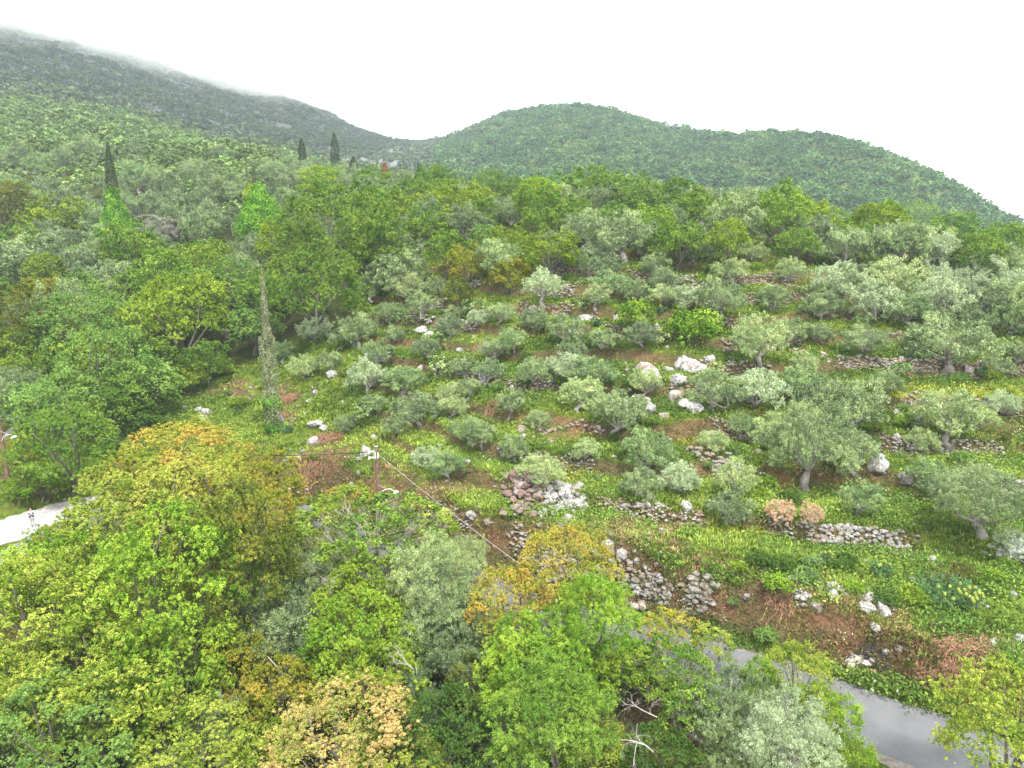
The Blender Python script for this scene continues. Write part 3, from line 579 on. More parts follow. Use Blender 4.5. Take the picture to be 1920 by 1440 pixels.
massed('grove', REST, 520, .085, 'dense mass of further olive and green tree crowns on the left hillside', 5, .9)
def hill(poly, yr, spacing, ntry, seed, wid, mix, jit=.55, dens=None):
    X, Y, Z, px, py, d = scatter(poly, yr, spacing, ntry, seed, 0); v = visible(X, Y, Z + 3); r = np.random.default_rng(seed + 5); L = []
    if dens is not None: v &= r.random(len(X)) < dens(X, Y)
    for k in np.flatnonzero(v): L.append((X[k], Y[k], Z[k], d[k], wid * r.uniform(1 - jit, 1 + jit), mix[int(np.clip((fbm(X[k] / 28, Y[k] / 28, 3, 51) * 1.9 - .45 + .16 * r.normal()) * len(mix), 0, len(mix) - 1))]))
    return L
COL.update({'far5': ((.11, .18, .05), (.17, .26, .075)), 'far1': ((.07, .14, .045), (.12, .21, .065)), 'far2': ((.055, .115, .045), (.095, .17, .06)), 'far3': ((.09, .165, .05), (.15, .25, .075)), 'far4': ((.09, .06, .05), (.12, .08, .07)),
 'mac1': ((.07, .1, .045), (.13, .17, .07)), 'mac2': ((.09, .125, .05), (.15, .19, .07)), 'mac3': ((.06, .085, .05), (.1, .13, .065)), 'mac4': ((.1, .13, .05), (.14, .18, .07))})
HR = hill([(820,180),(2100,180),(2100,520),(820,480)], (380, 960), 5.2, 120000, 21, 7.6, ['far2','far2','far1','far1','far2','far3','far1','far3','far5'])
print('far hill', len(HR)); massed('hill_forest', HR, 170, .15, 'dense green forest covering the rounded hills on the right', 22)
HL = hill([(-100,-60),(840,-60),(960,300),(900,420),(-100,420)], (330, 1250), 4.4, 420000, 31, 5.4, ['mac1','mac2','mac3','mac1','mac3'], .5, lambda X, Y: .55 + .3 * sst(fbm(X / 18, Y / 18, 4, 6), .36, .5))
print('scrub', len(HL)); massed('mountain_scrub', HL, 30, .34, 'dark low scrub dotted over the grey rocky mountainside', 32, .6)

# ------------------------------------------------------------------ cypresses, ivy towers, dead conifer
def column_tree(name, px, pytop, Y, wpx, col, label, cat, group, prof, n=9000, leaf=.06, key='cyp', ivy=None, base_px=None):
    x, y, ztop = at_y(px, pytop, Y); z0 = float(ground(x, y)); H = ztop - z0; R = wpx * (Y / cp) / F / 2
    e = bpy.data.objects.new(name, None); C.objects.link(e); e.location = (x, y, z0); r = np.random.default_rng(int(px * 7 + pytop))
    def shell(f0, f1, rad, nn, lf, up):
        f = f0 + (f1 - f0) * r.random(nn); th = r.random(nn) * 6.28; rr = rad(f, th) * (.72 + .32 * r.random(nn) ** .5) 
        D = np.c_[np.cos(th), np.sin(th), np.full(nn, .35)]; P = np.c_[np.cos(th) * rr, np.sin(th) * rr, f * H]; P += r.normal(size=P.shape) * R * .05
        Nn = unit(D + r.normal(size=P.shape) * .6); V, Q = leaves(P, Nn, lf * r.uniform(.8, 1.6, nn), lf * r.uniform(.5, .9, nn), r, np.tile([0, 0, up], (nn, 1)) + D * .3)
        lb = np.clip(vnoise(th * 1.6, f * 18, 2) * .7 + .3 * r.random(nn), 0, 1)
        return V, Q, r.random(nn), lb
    lump = lambda f, th: .8 + .42 * vnoise(th * 1.3 + 5, f * H / (R * 1.1), int(px) % 50)
    V, Q, rn, lb = shell(.04 if not ivy else .02, 1.0, lambda f, th: R * prof(f) * lump(f, th), n, leaf, 1.2)
    o = obj('crown', mesh_np('crown', V, Q, M_LEAF, dict(rnd=('FACE', 'FLOAT', rn), lobe=('FACE', 'FLOAT', lb))), e); o.color = (*COL[col][0], 1); o['tip'] = list(COL[col][1])
    V, Q = tube([(0, 0, -.3), (0, 0, H * .5), (0, 0, H * .97)], [R * .16 + .05, R * .1 + .03, .02]); obj('trunk', mesh_np('trunk', V, Q, M_BARK, smooth=True), e)
    if ivy:
        f1, ir, ic = ivy; V, Q, rn, lb = shell(0, f1, lambda f, th: R * ir(f) * (lump(f, th) + .1), 9000, leaf * 1.25, -.4)
        o = obj('ivy', mesh_np('ivy', V, Q, M_LEAF, dict(rnd=('FACE', 'FLOAT', rn), lobe=('FACE', 'FLOAT', lb))), e); o.color = (*COL[ic][0], 1); o['tip'] = list(COL[ic][1])
    e['category'] = cat; e['label'] = label; e['group'] = group; return e
COL['cyp'] = ((.035, .055, .022), (.08, .105, .045)); COL['cypg'] = ((.17, .19, .1), (.27, .29, .17)); COL['cypd'] = ((.03, .07, .03), (.06, .11, .045))
cprof = lambda f: np.minimum(1, (f * 6) ** .6) * np.clip((1 - f) * 3.6, 0, 1) ** .75 * (1.05 - .2 * f)
tprof = lambda f: np.minimum(1, (f * 4) ** .6) * np.clip((1 - f) * 1.7, 0, 1) ** .8
GC = 'cypress trees'
column_tree('cypress_tree', 491, 503, 70.5, 27, 'cypg', 'tall thin grey-green cypress standing alone at the edge of the small meadow', 'cypress', GC, lambda f: np.clip((1 - f) * 1.9, 0, 1) ** .7 * (.75 + .35 * (f < .6)), 9000, .13, ivy=(.24, lambda f: .72 + .3 * np.sin(f * 40), 'ivy'))
column_tree('cypress_tree', 201, 268, 128, 19, 'cyp', 'tall cypress with its lower half buried under a spreading skirt of bright ivy', 'cypress', GC, cprof, 6000, .2, ivy=(.60, lambda f: np.clip(4.3 - f * 6.2, .9, 4.2), 'ivy'))
column_tree('cypress_tree', 565, 259, 225, 14, 'cyp', 'small dark cypress above the olive grove, leftmost on the crest', 'cypress', GC, cprof, 3500, .3)
column_tree('cypress_tree', 626, 249, 228, 16, 'cyp', 'tallest dark cypress on the crest against the grey mountain', 'cypress', GC, cprof, 3500, .3)
column_tree('cypress_tree', 662, 294, 172, 18, 'cyp', 'stout cypress on the crest with ivy leaves at its tip', 'cypress', GC, cprof, 4500, .25)
column_tree('cypress_tree', 689, 335, 150, 15, 'cypd', 'short dark green cypress just right of the huge round oak', 'cypress', GC, cprof, 4500, .22)
column_tree('cypress_tree', 784, 304, 230, 9, 'cyp', 'very thin small cypress in the saddle, left one of two', 'cypress', GC, cprof, 2500, .25)
column_tree('cypress_tree', 822, 302, 225, 11, 'cyp', 'small cypress in the saddle, right one of two', 'cypress', GC, cprof, 2500, .25)
column_tree('dead_conifer', 721, 306, 190, 24, 'rust', 'rust-red dead conifer on the crest beside the saddle', 'conifer', 'conifers', tprof, 2500, .35)
for (px, py, Y, wd) in ((1141, 300, 560, 9), (1122, 312, 560, 7)): column_tree('dead_conifer', px, py, Y, wd, 'rust', 'tiny dark red dead conifer on the wooded hill, ' + ('right and larger' if px > 1130 else 'left and smaller') + ' of the pair', 'conifer', 'conifers', tprof, 600, 1.0)
GI = 'ivy towers'
column_tree('ivy_covered_tree', 484, 345, 128, 84, 'ivy', 'broad pointed tower of bright ivy smothering a tree, middle spire of the ivy group', 'ivy tree', GI, lambda f: np.clip((1 - f) * 1.5, 0, 1) ** .8, 14000, .28)
column_tree('ivy_covered_tree', 466, 342, 130, 24, 'yellowgreen', 'slim ivy-covered spire with brownish top left of the broad ivy tower', 'ivy tree', GI, lambda f: np.clip((1 - f) * 5, 0, 1) ** .7, 5000, .26)
column_tree('ivy_covered_tree', 506, 368, 128, 44, 'ivy', 'lower ivy-covered spire right of the broad ivy tower', 'ivy tree', GI, lambda f: np.clip((1 - f) * 2, 0, 1) ** .8, 8000, .27)

# ------------------------------------------------------------------ rocks
import bmesh
def rock_base(sub, seed, rough=.5):
    bm = bmesh.new(); bmesh.ops.create_icosphere(bm, subdivisions=sub, radius=1.0); r = random.Random(seed); off = Vector((r.random() * 50, r.random() * 50, 3))
    pl = [Vector((r.gauss(0, 1), r.gauss(0, 1), r.gauss(0, 1))).normalized() for _ in range(7)]; dl = [r.uniform(.55, .85) for _ in pl]
    for v in bm.verts:
        p = v.co.copy()
        for n_, d in zip(pl, dl):
            k = p.dot(n_)
            if k > d: p -= n_ * (k - d) * .85
        p *= 1 + rough * .5 * mnoise.noise(p * 1.3 + off)
        if sub > 2: p *= 1 - rough * .5 * abs(mnoise.noise(p * 2.6 + off)) - rough * .3 * abs(mnoise.noise(p * 6 + off)) - rough * .15 * abs(mnoise.noise(p * 13 + off))
        v.co = p
    bm.faces.ensure_lookup_table(); V = np.array([v.co[:] for v in bm.verts]); T = np.array([[v.index for v in f.verts] for f in bm.faces]); bm.free(); return V, T
ROCKS = []
for s in range(7):
    V, T = rock_base(4, s); me = mesh_np('boulder', V, T, M_ROCK if s < 5 else M_ROCKR, smooth=True); ROCKS.append(me)
SMALL = [rock_base(2, 40 + s, .35) for s in range(8)]
BOUL = [(1207,702,36,1.1),(1218,722,46,1),(1252,697,25,.6),(1290,697,46,.9),(1312,699,30,.9),(1271,722,36,.9),(1268,752,40,.8),(1288,766,35,.8),(1302,772,36,.7),(1202,762,42,.8),(1217,773,36,.8),(1172,764,30,.8),(1245,784,24,.7),
 (1332,680,20,1),(1232,617,14,1.2),(1690,676,11,1),(1817,700,22,1.2),(1680,777,15,1),(1692,783,14,1),(1716,802,30,1.3),(1683,824,16,1),(1647,882,36,1.2),(1698,903,26,1),(1382,850,14,.8),(1422,852,20,.8),(1384,882,16,1),(1478,1052,14,1),
 (1747,1055,18,1.1),(1855,878,18,.7),(1875,864,14,.5),(1625,1059,18,.7),(1574,1056,15,.7),(1653,962,12,1),(1478,1095,28,.8),(1560,1107,26,.9),(1564,1122,24,.8),(1532,1140,30,.6),(1588,1120,15,.9),(1625,1128,22,.9),(1650,1137,20,.9),
 (1819,1128,26,.7),(1832,1138,24,.6),(1391,1059,14,.8),(1401,1122,14,1),(1625,1145,32,.8),(1655,1153,28,1.1),(1642,1181,22,.8),(1765,1168,17,.7),(1847,1150,24,.6),(1877,1100,15,.7),(1902,1125,24,.9),(1912,1208,24,1.2),(1686,1219,14,1),
 (1660,1224,13,1),(979,811,19,1.2),(981,824,15,1),(1088,918,22,1),(1068,980,24,.9),(1038,956,26,.7),(1050,989,18,.6),(1218,940,24,.9),(1220,873,9,1),(1287,956,24,1),(1372,884,28,1),(1140,1030,26,1),(1167,1046,26,1),(915,982,18,1),
 (962,1002,11,1),(1075,1020,22,1.3),(1092,849,13,1.1),(1193,1054,11,1.2),(832,975,17,1.6),(836,992,14,1.2),(684,854,24,1.1),(674,864,14,.7),(591,800,38,.5),(608,806,22,.6),(540,870,18,1.4),(560,868,22,.9),(672,889,9,1.5),(660,912,11,1.2),
 (587,835,22,1.2),(702,824,13,1.2),(877,869,11,1),(840,887,15,.8),(825,839,16,.5),(845,839,12,.5),(887,970,26,.6),(521,794,28,1.3),(623,706,28,.7),(590,742,14,1.3),(580,755,16,.6),(717,676,32,.5),(693,669,22,.6),(863,661,24,.6),
 (910,710,30,1.1),(903,726,24,.9),(910,659,13,1.3),(790,623,26,.6),(803,632,24,.6),(830,622,15,.7),(887,635,11,1),(931,723,20,.9),(961,732,15,1.2),(790,696,20,.8),(817,783,16,.7),(1097,603,30,.6),(1080,629,28,.6),(1120,622,14,.7),
 (372,772,17,.8),(386,777,18,1),(379,787,17,.8),(345,765,11,.7),(1155,600,14,1),(1250,655,12,1),(1510,545,14,.6),(1470,530,12,.6),(1230,1060,12,.8),(1850,1040,12,.8),(1500,870,16,.8),(1430,1075,12,.8)]
nb = 0
for i, (px, py, wd, hh) in enumerate(BOUL):
    g = on_ground(px, py, 30)
    if not g: continue
    R = wd * g[3] / F / 2 * 1.18; o = obj('boulder', ROCKS[(i * 3) % 7 % 5 if i % 6 else 5 + i % 2]); o.location = (g[0], g[1] + R * .2, g[2] + R * hh * .3); o.scale = (R, R * rng.uniform(.7, 1), R * hh); o.rotation_euler = (rng.normal() * .2, rng.normal() * .2, rng.random() * 6.28)
    name_later(o, 'large pale' if wd > 28 else 'grey-white' if wd > 17 else 'small pale', 'limestone boulder', px, py, 'boulder', 'limestone boulders on the slope')
def stones(name, P, S, mat, label, cat=None, group=None, kind=None, r=rng, flat=.7):
    parts = []
    for p, s in zip(P, S):
        V, T = SMALL[int(r.integers(0, 8))]; th = r.random() * 6.28; c, sn = math.cos(th), math.sin(th); v = V * s * np.array([r.uniform(.7, 1.2), r.uniform(.7, 1.2), flat * r.uniform(.7, 1.2)])
        v = np.c_[v[:, 0] * c - v[:, 1] * sn, v[:, 0] * sn + v[:, 1] * c, v[:, 2]]; parts.append((v + p, T))
    V, T = join(parts); o = obj(name, mesh_np(name, V, T, mat)); o['label'] = label
    if cat: o['category'] = cat; o['kind'] = 'thing'
    if group: o['group'] = group
    if kind: o['kind'] = kind
    return o
def wall(pxs, Hm, size, mat, label, dens=1.0, name='dry_stone_wall', group='dry stone terrace walls'):
    r = np.random.default_rng(int(pxs[0][0])); G = [on_ground(a, b, 30) for a, b in pxs]; L = np.array([g[:2] for g in G if g]); P = []; S = []
    for (a, b) in zip(L[:-1], L[1:]):
        ln = np.hypot(*(b - a)); n = int(ln / size * Hm / size * .9 * dens) + 3
        for _ in range(n):
            t = r.random(); h = r.random() * Hm * (1 - .35 * r.random()); q = a + (b - a) * t; q = q + r.normal(size=2) * .12 + np.array([0, h * .35]); z = max(float(ground(*q)), float(ground(q[0], q[1] - h * .3)) + h * .8); P.append((q[0], q[1], z)); S.append(size * r.uniform(.45, .85))
    return stones(name, P, S, mat, label, 'stone wall', group, r=r)
def heap(px, py, rx, ry, n, size, mat, label, hh=.5, cat='stone heap', name='stone_heap', group='heaps of loose stone'):
    r = np.random.default_rng(int(px)); P = []; S = []
    for _ in range(n):
        a, b = np.clip(r.normal(size=2) * .45, -.85, .85); g = on_ground(px + a * rx, py + b * ry, 30)
        if g: P.append((g[0], g[1], g[2] + .12 + hh * max(0, 1 - a * a - b * b) * r.random())); S.append(size * (.3 + 1.0 * r.random() ** 2))
    return stones(name, P, S, mat, label, cat, group, r=r)
wall([(1485,668),(1560,680),(1640,692),(1700,700),(1790,706)], 1.0, .3, M_WALLR, 'long low brown dry stone wall under the olives on the right terraces')
wall([(1290,852),(1320,872),(1380,880)], 1.2, .38, M_WALLR, 'short orange-tinted stone wall holding up a grassy terrace', 1.4)
wall([(735,592),(790,600),(850,604)], .9, .33, M_WALL, 'grey stone wall on the upper left terraces beneath small olives')
wall([(1330,600),(1385,614)], .9, .3, M_WALL, 'grey stone wall half hidden behind a broad olive on the upper slope')
wall([(1075,605),(1120,590)], .8, .3, M_WALL, 'pale stone wall high on the middle of the slope')
wall([(1075,538),(1110,528)], .6, .3, M_WALLR, 'small reddish stone wall highest on the slope')
wall([(1275,524),(1308,520)], .6, .35, M_WALL, 'short white stone wall below the upper olives')
wall([(1428,534),(1506,545)], .7, .3, M_WALLR, 'low wall with red earth and pale stones under the ridge')
wall([(640,645),(700,660),(740,668)], .5, .35, M_WALL, 'low tumbled stone wall left among the silvery olives')
wall([(1010,815),(1070,800),(1130,812)], .6, .3, M_WALLR, 'reddish tumbled wall above the yellow flowered terrace')
wall([(1500,1100),(1600,1120),(1680,1140)], .5, .32, M_ROCK, 'broken row of white stones above the red bank')
wall([(1700,1090),(1800,1135),(1860,1155)], .5, .35, M_WALL, 'white stone row running under the largest spurge')
wall([(1140,950),(1200,960),(1260,955)], .6, .35, M_WALL, 'pale stone wall behind the low forked olive')
wall([(1008,902),(1040,914),(1070,932),(1095,922)], .9, .5, M_ROCK, 'white rubble wall forming the right half of the long heap', 1.6)
heap(1050, 942, 50, 34, 140, .42, M_ROCK, 'white loose stones spilling below the rubble wall')
heap(982, 928, 44, 50, 300, .36, rock_mat('burnt_stone', (.4, .34, .31), (.03, .02, .017), (.14, .07, .05), .55), 'dark reddish-brown stone heap left of the white rubble wall', 1.2)
heap(1218, 1106, 62, 30, 110, .26, M_WALL, 'low spread of grey rubble just above the road bend', .15)
heap(1310, 1118, 40, 44, 110, .26, M_WALL, 'low spread of grey and red rubble beside the bare red path', .15)
heap(1190, 1150, 50, 14, 22, .33, M_ROCKR, 'few pale broken stones at the road edge')
heap(1500, 1125, 22, 16, 24, .3, M_ROCK, 'small white stone heap left of the broken stone row')
# runs of stone along the terrace faces
SL = np.zeros_like(TZ); SL[1:] = np.diff(TZ, axis=0) / np.maximum(np.diff(TY, axis=0), .01)
def slp(x, y): i = min(max(int(np.searchsorted(uu, x / y)), 0), len(uu) - 1); j = min(max(int(np.searchsorted(ss, math.log(y))), 0), len(ss) - 1); return SL[j, i]
_r = np.random.default_rng(404); done = []
for _ in range(6000):
    if len(done) >= 40: break
    Y = _r.uniform(44, 97); X = _r.uniform(-.35, .75) * Y; px, py, d = to_px(X, Y, float(ground(X, Y)))
    if slp(X, Y) < 1.1 or not (620 < px < 1900) or X + .25 * (Y - 50) < -8 or any(math.hypot(px - a, (py - b) * 2) < 75 for a, b in done): continue
    path = [[X, Y]]
    for sg in (-1, 1):
        x, y = X, Y; n_ = int(_r.integers(4, 11)); seg = []
        for _k in range(n_):
            x += sg * .5; c_ = [(slp(x, y + q), q) for q in (-.45, -.3, -.15, 0, .15, .3, .45)]; b_ = max(c_)
            if b_[0] < .7: break
            y += b_[1]; seg.append([x, y])
        path = (seg[::-1] + path) if sg < 0 else (path + seg)
    if len(path) < 6: continue
    done.append((px, py)); L_ = np.array(path); P = []; S = []; sz = _r.uniform(.15, .28)
    for a, b in zip(L_[:-1], L_[1:]):
        for _k in range(int(9 + 4 * _r.random())):
            q = a + (b - a) * _r.random() + np.array([0, _r.uniform(-.5, .45)]); P.append((q[0], q[1] - .05, float(ground(*q)) + .1)); S.append(sz * _r.uniform(.45, 1.0))
    o = stones('dry_stone_wall', P, S, M_WALLR if _r.random() < .4 else M_WALL, '', 'stone wall', 'dry stone terrace walls', r=_r)
    name_later(o, 'broken' if len(path) > 12 else 'short tumbled', 'dry stone wall', px, py, 'stone wall', 'dry stone terrace walls')
# scattered stones nobody could count
def in_view(n, yr, seed, lo=0.0):
    r = np.random.default_rng(seed); Y = np.exp(r.uniform(math.log(yr[0]), math.log(yr[1]), n)); X = r.uniform(-.82, .82, n) * Y; return X, Y, r
def open_mask(X, Y):
    m = (Y < 108) & (X + .42 * (Y - 60) > -6) & (Y > 36 - .2 * X)
    m |= (Y > 50) & (Y < 72) & (X > -30) & (X < 12)
    m |= (Y > 60) & (Y < 90) & (X < -10) & (X > -58) & (X > -50 + (Y - 60) * .5)
    m |= (Y > 30) & (Y < 42) & (X > 14)
    return m & (seg_dist(X, Y, ROAD[::2]) > 2.7) & (seg_dist(X, Y, GRAV[::2]) > 2.9)
X, Y, r = in_view(9000, (31, 105), 61); m = open_mask(X, Y) & (fbm(X / 6, Y / 6, 3, 9) > .5); X, Y = X[m][:1500], Y[m][:1500]
S = .10 + .2 * r.random(len(X)) ** 2.5; stones('scattered_stones', np.c_[X, Y, ground(X, Y) + S * .25], S * .9, M_WALL, 'loose pale stones scattered through the grass of the terraces', kind='stuff', r=r)

# ------------------------------------------------------------------ grass, weeds, bracken
def lookup(A, X, Y):
    i = np.clip(np.searchsorted(uu, X / Y), 0, len(uu) - 1); j = np.clip(np.searchsorted(ss, np.log(Y)), 0, len(ss) - 1); return A[j, i]
SLOPE = np.zeros_like(TZ); SLOPE[1:] = np.diff(TZ, axis=0) / np.maximum(np.diff(TY, axis=0), .01)
def tufts(name, n, yr, seed, nb_, hgt, wid, cols, label, dens, kind='grass'):
    X, Y, r = in_view(n, yr, seed); m = open_mask(X, Y) & (r.random(len(X)) < dens(X, Y)); X, Y = X[m], Y[m]; Z = ground(X, Y); n = len(X)
    sc_ = hgt * r.uniform(.5, 1.5, n) ** 1.3 * (.5 + 1.1 * fbm(X / 3, Y / 3, 3, 3)); f = np.clip(fbm(X / 4, Y / 4, 4, 12) * 2.2 - .65 + r.normal(size=n) * .12, 0, .999); dry = np.clip(lookup(brown, X, Y) + .8 * lookup(red, X, Y) + .95 * sst(lookup(SLOPE, X, Y), .7, 1.3), 0, 1); yl = lookup(yellow, X, Y)
    cc = np.array(cols[0])[None] * (1 - f[:, None]) + np.array(cols[1])[None] * f[:, None]; isdry = (r.random(n) < dry * .6); sc_ = np.where(dry > .3, sc_ * .75, sc_); cc[isdry] = np.array(cols[2]) * [1, .9 + .2, 1] * r.uniform(.6, 1.5, (isdry.sum(), 1)); cc *= r.uniform(.6, 1.4, (n, 1)); cc *= (.7 + .7 * fbm(X / 1.3, Y / 1.3, 3, 66))[:, None]
    fl = (r.random(n) < .3 * yl + .003); cc[fl] = [.42, .42, .05]; wf = r.random(n) < .003; cc[wf] = [.5, .5, .46]
    if kind == 'grass':
        th = r.random((n, nb_)) * 6.28; ln = sc_[:, None] * r.uniform(.6, 1.2, (n, nb_)); tilt = r.uniform(.2, 1.1, (n, nb_)); d = np.stack([np.cos(th) * tilt, np.sin(th) * tilt, np.ones_like(th)], -1); d = unit(d)
        b0 = np.stack([X, Y, Z - .03], -1)[:, None] + np.stack([np.cos(th), np.sin(th), 0 * th], -1) * sc_[:, None, None] * r.uniform(0, .6, (n, nb_))[..., None]
        mid = b0 + d * ln[..., None] * .5; tip = b0 + d * ln[..., None] + np.array([0, 0, -.12]) * ln[..., None] * tilt[..., None]; s_ = np.stack([-np.sin(th), np.cos(th), 0 * th], -1) * (sc_ * wid)[:, None, None]
        V = np.stack([b0, mid + s_, tip, mid - s_], 2).reshape(-1, 3)
    else:
        g = r.normal(size=(n, nb_, 3)) * [.45, .45, .22]; P = np.stack([X, Y, Z], -1)[:, None] + (g + [0, 0, .32]) * sc_[:, None, None]; Nn = unit(r.normal(size=P.shape) * .6 + [0, -.1, .8])
        V, _ = leaves(P.reshape(-1, 3), Nn.reshape(-1, 3), np.repeat(sc_ * wid, nb_) * r.uniform(.7, 1.4, n * nb_), np.repeat(sc_ * wid * .6, nb_), r)
    q = np.arange(len(V)).reshape(-1, 4); ca = np.repeat(cc, nb_ * 4, 0)
    me = mesh_np(name, V, q, M_STUFF, dict(rnd=('FACE', 'FLOAT', r.random(len(q))), lobe=('FACE', 'FLOAT', np.zeros(len(q))), col=('FACE', 'FLOAT_COLOR', np.c_[ca[::4], np.ones(len(q))])))
    return obj(name, me, kind='stuff', label=label, category='ground plants')
tufts('grass', 260000, (30, 110), 71, 6, .32, .12, [(.12, .19, .032), (.32, .39, .07), (.3, .19, .11)], 'uneven green and dry grass covering the terraces and banks', lambda X, Y: .4 + .6 * sst(fbm(X / 3, Y / 3, 3, 7), .3, .5))
tufts('weeds', 75000, (30, 112), 72, 20, .7, .17, [(.08, .155, .03), (.22, .31, .055), (.19, .125, .07)], 'low leafy weeds and brown bracken between the rocks', lambda X, Y: .2 + .8 * sst(fbm(X / 5, Y / 5, 4, 17), .38, .54), 'weed')
# small bushes on the risers
X, Y, r = in_view(6000, (38, 104), 81); m = open_mask(X, Y) & (fbm(X / 8, Y / 8, 3, 23) > .48); X, Y = X[m], Y[m]; kept = []
for k in range(len(X)):
    if len(kept) > 130: break
    px, py, d = to_px(X[k], Y[k], float(ground(X[k], Y[k])) + .4)
    if not (380 < px < 1900 and py < 1250) or any(abs(px - q[0]) < 34 and abs(py - q[1]) < 20 for q in kept): continue
    kept.append((px, py)); W = r.uniform(.8, 2.2); co = ['green', 'midgreen', 'yellowgreen', 'dark', 'lime', 'olivegreen', 'bronze'][int(r.integers(0, 7))]
    L, hc = PROTO['bush_mid']; e = bpy.data.objects.new('bush', None); C.objects.link(e); e.location = (X[k], Y[k], float(ground(X[k], Y[k])))
    for n_, me in (('crown', L[k % 3][0]), ('trunk', L[k % 3][1])):
        o = bpy.data.objects.new(n_, me); C.objects.link(o); o.parent = e; o.location = (0, 0, hc * W); o.scale = (W, W, W)
        if n_ == 'crown': o.color = (*COL[co][0], 1); o['tip'] = list(COL[co][1])
    name_later(e, ADJ[co], 'low bush', px, py, 'bush', 'low bushes between the terraces')

# ------------------------------------------------------------------ spurges, branches, burnt patch, bracken heaps
def spurge(px, py, wpx, heads, label):
    g = on_ground(px, py, 30); R = wpx * g[3] / F / 2; r = np.random.default_rng(int(px)); e = bpy.data.objects.new('spurge', None); C.objects.link(e); e.location = g[:3]
    ns_ = max(10, int(60 * (R / 1.6))); th = r.random(ns_) * 6.28; rr = R * np.sqrt(r.random(ns_)); H = 1.15 * min(R, 1.1) * (1.25 - .5 * (rr / R) ** 2)
    P = []; A = []; tips = []
    for t, q, h in zip(th, rr, H):
        a = np.array([math.cos(t) * q * .5, math.sin(t) * q * .5, 0]); b = np.array([math.cos(t) * q, math.sin(t) * q, h]); tips.append(b)
        f = r.uniform(.25, 1, 60); P.append(a + (b - a) * f[:, None]); A.append(unit(r.normal(size=(60, 3)) + (0, 0, .6)))
    P = np.vstack(P); A = np.vstack(A); P = P + A * .1; Nn = unit(np.cross(A, r.normal(size=A.shape))); V, Q = leaves(P, Nn, .2, .045, r, A * 3)
    o = obj('foliage', mesh_np('foliage', V, Q, M_LEAF, dict(rnd=('FACE', 'FLOAT', r.random(len(Q))), lobe=('FACE', 'FLOAT', r.random(len(Q))))), e); o.color = (.08, .17, .07, 1); o['tip'] = [.18, .3, .12]
    for k in sorted(range(ns_), key=lambda i: tips[i][1] - tips[i][2] * 2)[:heads]:
        b = tips[k]; D = unit(r.normal(size=(170, 3))); V, Q = leaves(D * [.1, .1, .15] * (.8 + .2 * r.random((170, 1))), D, .07, .06, r)
        h = obj('flower_head', mesh_np('flower_head', V, Q, M_LEAF, dict(rnd=('FACE', 'FLOAT', r.random(len(Q))), lobe=('FACE', 'FLOAT', r.random(len(Q))))), e); h.location = tuple(b + [0, 0, .2]); h.color = (.24, .3, .06, 1); h['tip'] = [.36, .41, .1]
    e['label'] = label; e['category'] = 'spurge'; e['group'] = 'yellow-headed spurge plants'
spurge(1770, 1130, 135, 22, 'largest blue-green spurge mound crowded with upright yellow flower heads')
spurge(1548, 1062, 34, 4, 'small spurge with three or four yellow heads left of the branch pile')
spurge(1650, 1085, 44, 4, 'middle-sized spurge with few yellow heads below the branch pile')
spurge(1700, 1125, 36, 3, 'low spurge tucked against the left side of the largest mound')
spurge(1120, 612, 20, 4, 'spurge with a column of yellow heads high on the middle slope')
spurge(1240, 588, 18, 3, 'tiny spurge with yellow heads below the upper olives')
spurge(1840, 708, 30, 4, 'bluish spurge with yellow heads beside the wide flat olive')
spurge(1240, 722, 18, 2, 'spurge growing in the gap of the white limestone outcrop')
spurge(540, 812, 22, 2, 'pale spurge on the left bank near the brown bracken')
def sticks(name, px, py, rx, n, ln, mat, label, cat, hh=.4, rad=.03):
    g = on_ground(px, py, 30); r = np.random.default_rng(int(px)); R = rx * g[3] / F; parts = []
    for _ in range(n):
        c = np.array([np.clip(r.normal(), -1.7, 1.7) * R * .5, np.clip(r.normal(), -1.7, 1.7) * R * .3]); th = r.normal() * .9 if r.random() < .7 else r.random() * 6.28; l_ = ln * r.uniform(.4, 1.2); d = np.array([math.cos(th), math.sin(th)]) * l_ / 2
        z = lambda q: float(ground(g[0] + q[0], g[1] + q[1])) - g[2] + .05
        a, b = c - d, c + d; h = r.random() * hh; m_ = c + r.normal(size=2) * .08 * l_
        parts.append(tube([(a[0], a[1], z(a) + h * r.random()), (m_[0], m_[1], z(m_) + h), (b[0], b[1], z(b) + h * r.random())], [rad * r.uniform(.6, 1.3), rad, rad * .4]))
    V, Q = join(parts); o = obj(name, mesh_np(name, V, Q, mat, smooth=True)); o.location = g[:3]; o['label'] = label; o['category'] = cat; return o
sticks('branch_pile', 1672, 1042, 44, 46, 1.2, M_BARK, 'pile of cut grey branches lying on the lower right terrace', 'branch pile', .5, .035)
M_CHAR = simple('charred_wood', (.012, .012, .014), (.05, .045, .045), 12)
M_BRK = simple('dead_bracken', (.16, .07, .04), (.36, .2, .12), 5)
sticks('burnt_patch', 1622, 1256, 44, 260, .5, M_CHAR, 'black burnt twigs and ash at the edge of the road', 'burnt patch', .12, .03)
heap(1606, 1248, 34, 14, 26, .28, rock_mat('scorched_stone', (.55, .5, .44), (.05, .04, .04)), 'pale stones ringing the black burnt patch', .15)
sticks('burnt_patch', 556, 922, 40, 200, .6, M_CHAR, 'dark ash and burnt twigs on the left bank above the road', 'burnt patch', .12, .03)
heap(556, 918, 40, 14, 18, .22, M_ROCK, 'small white stones lying in the ash on the left bank', .1)
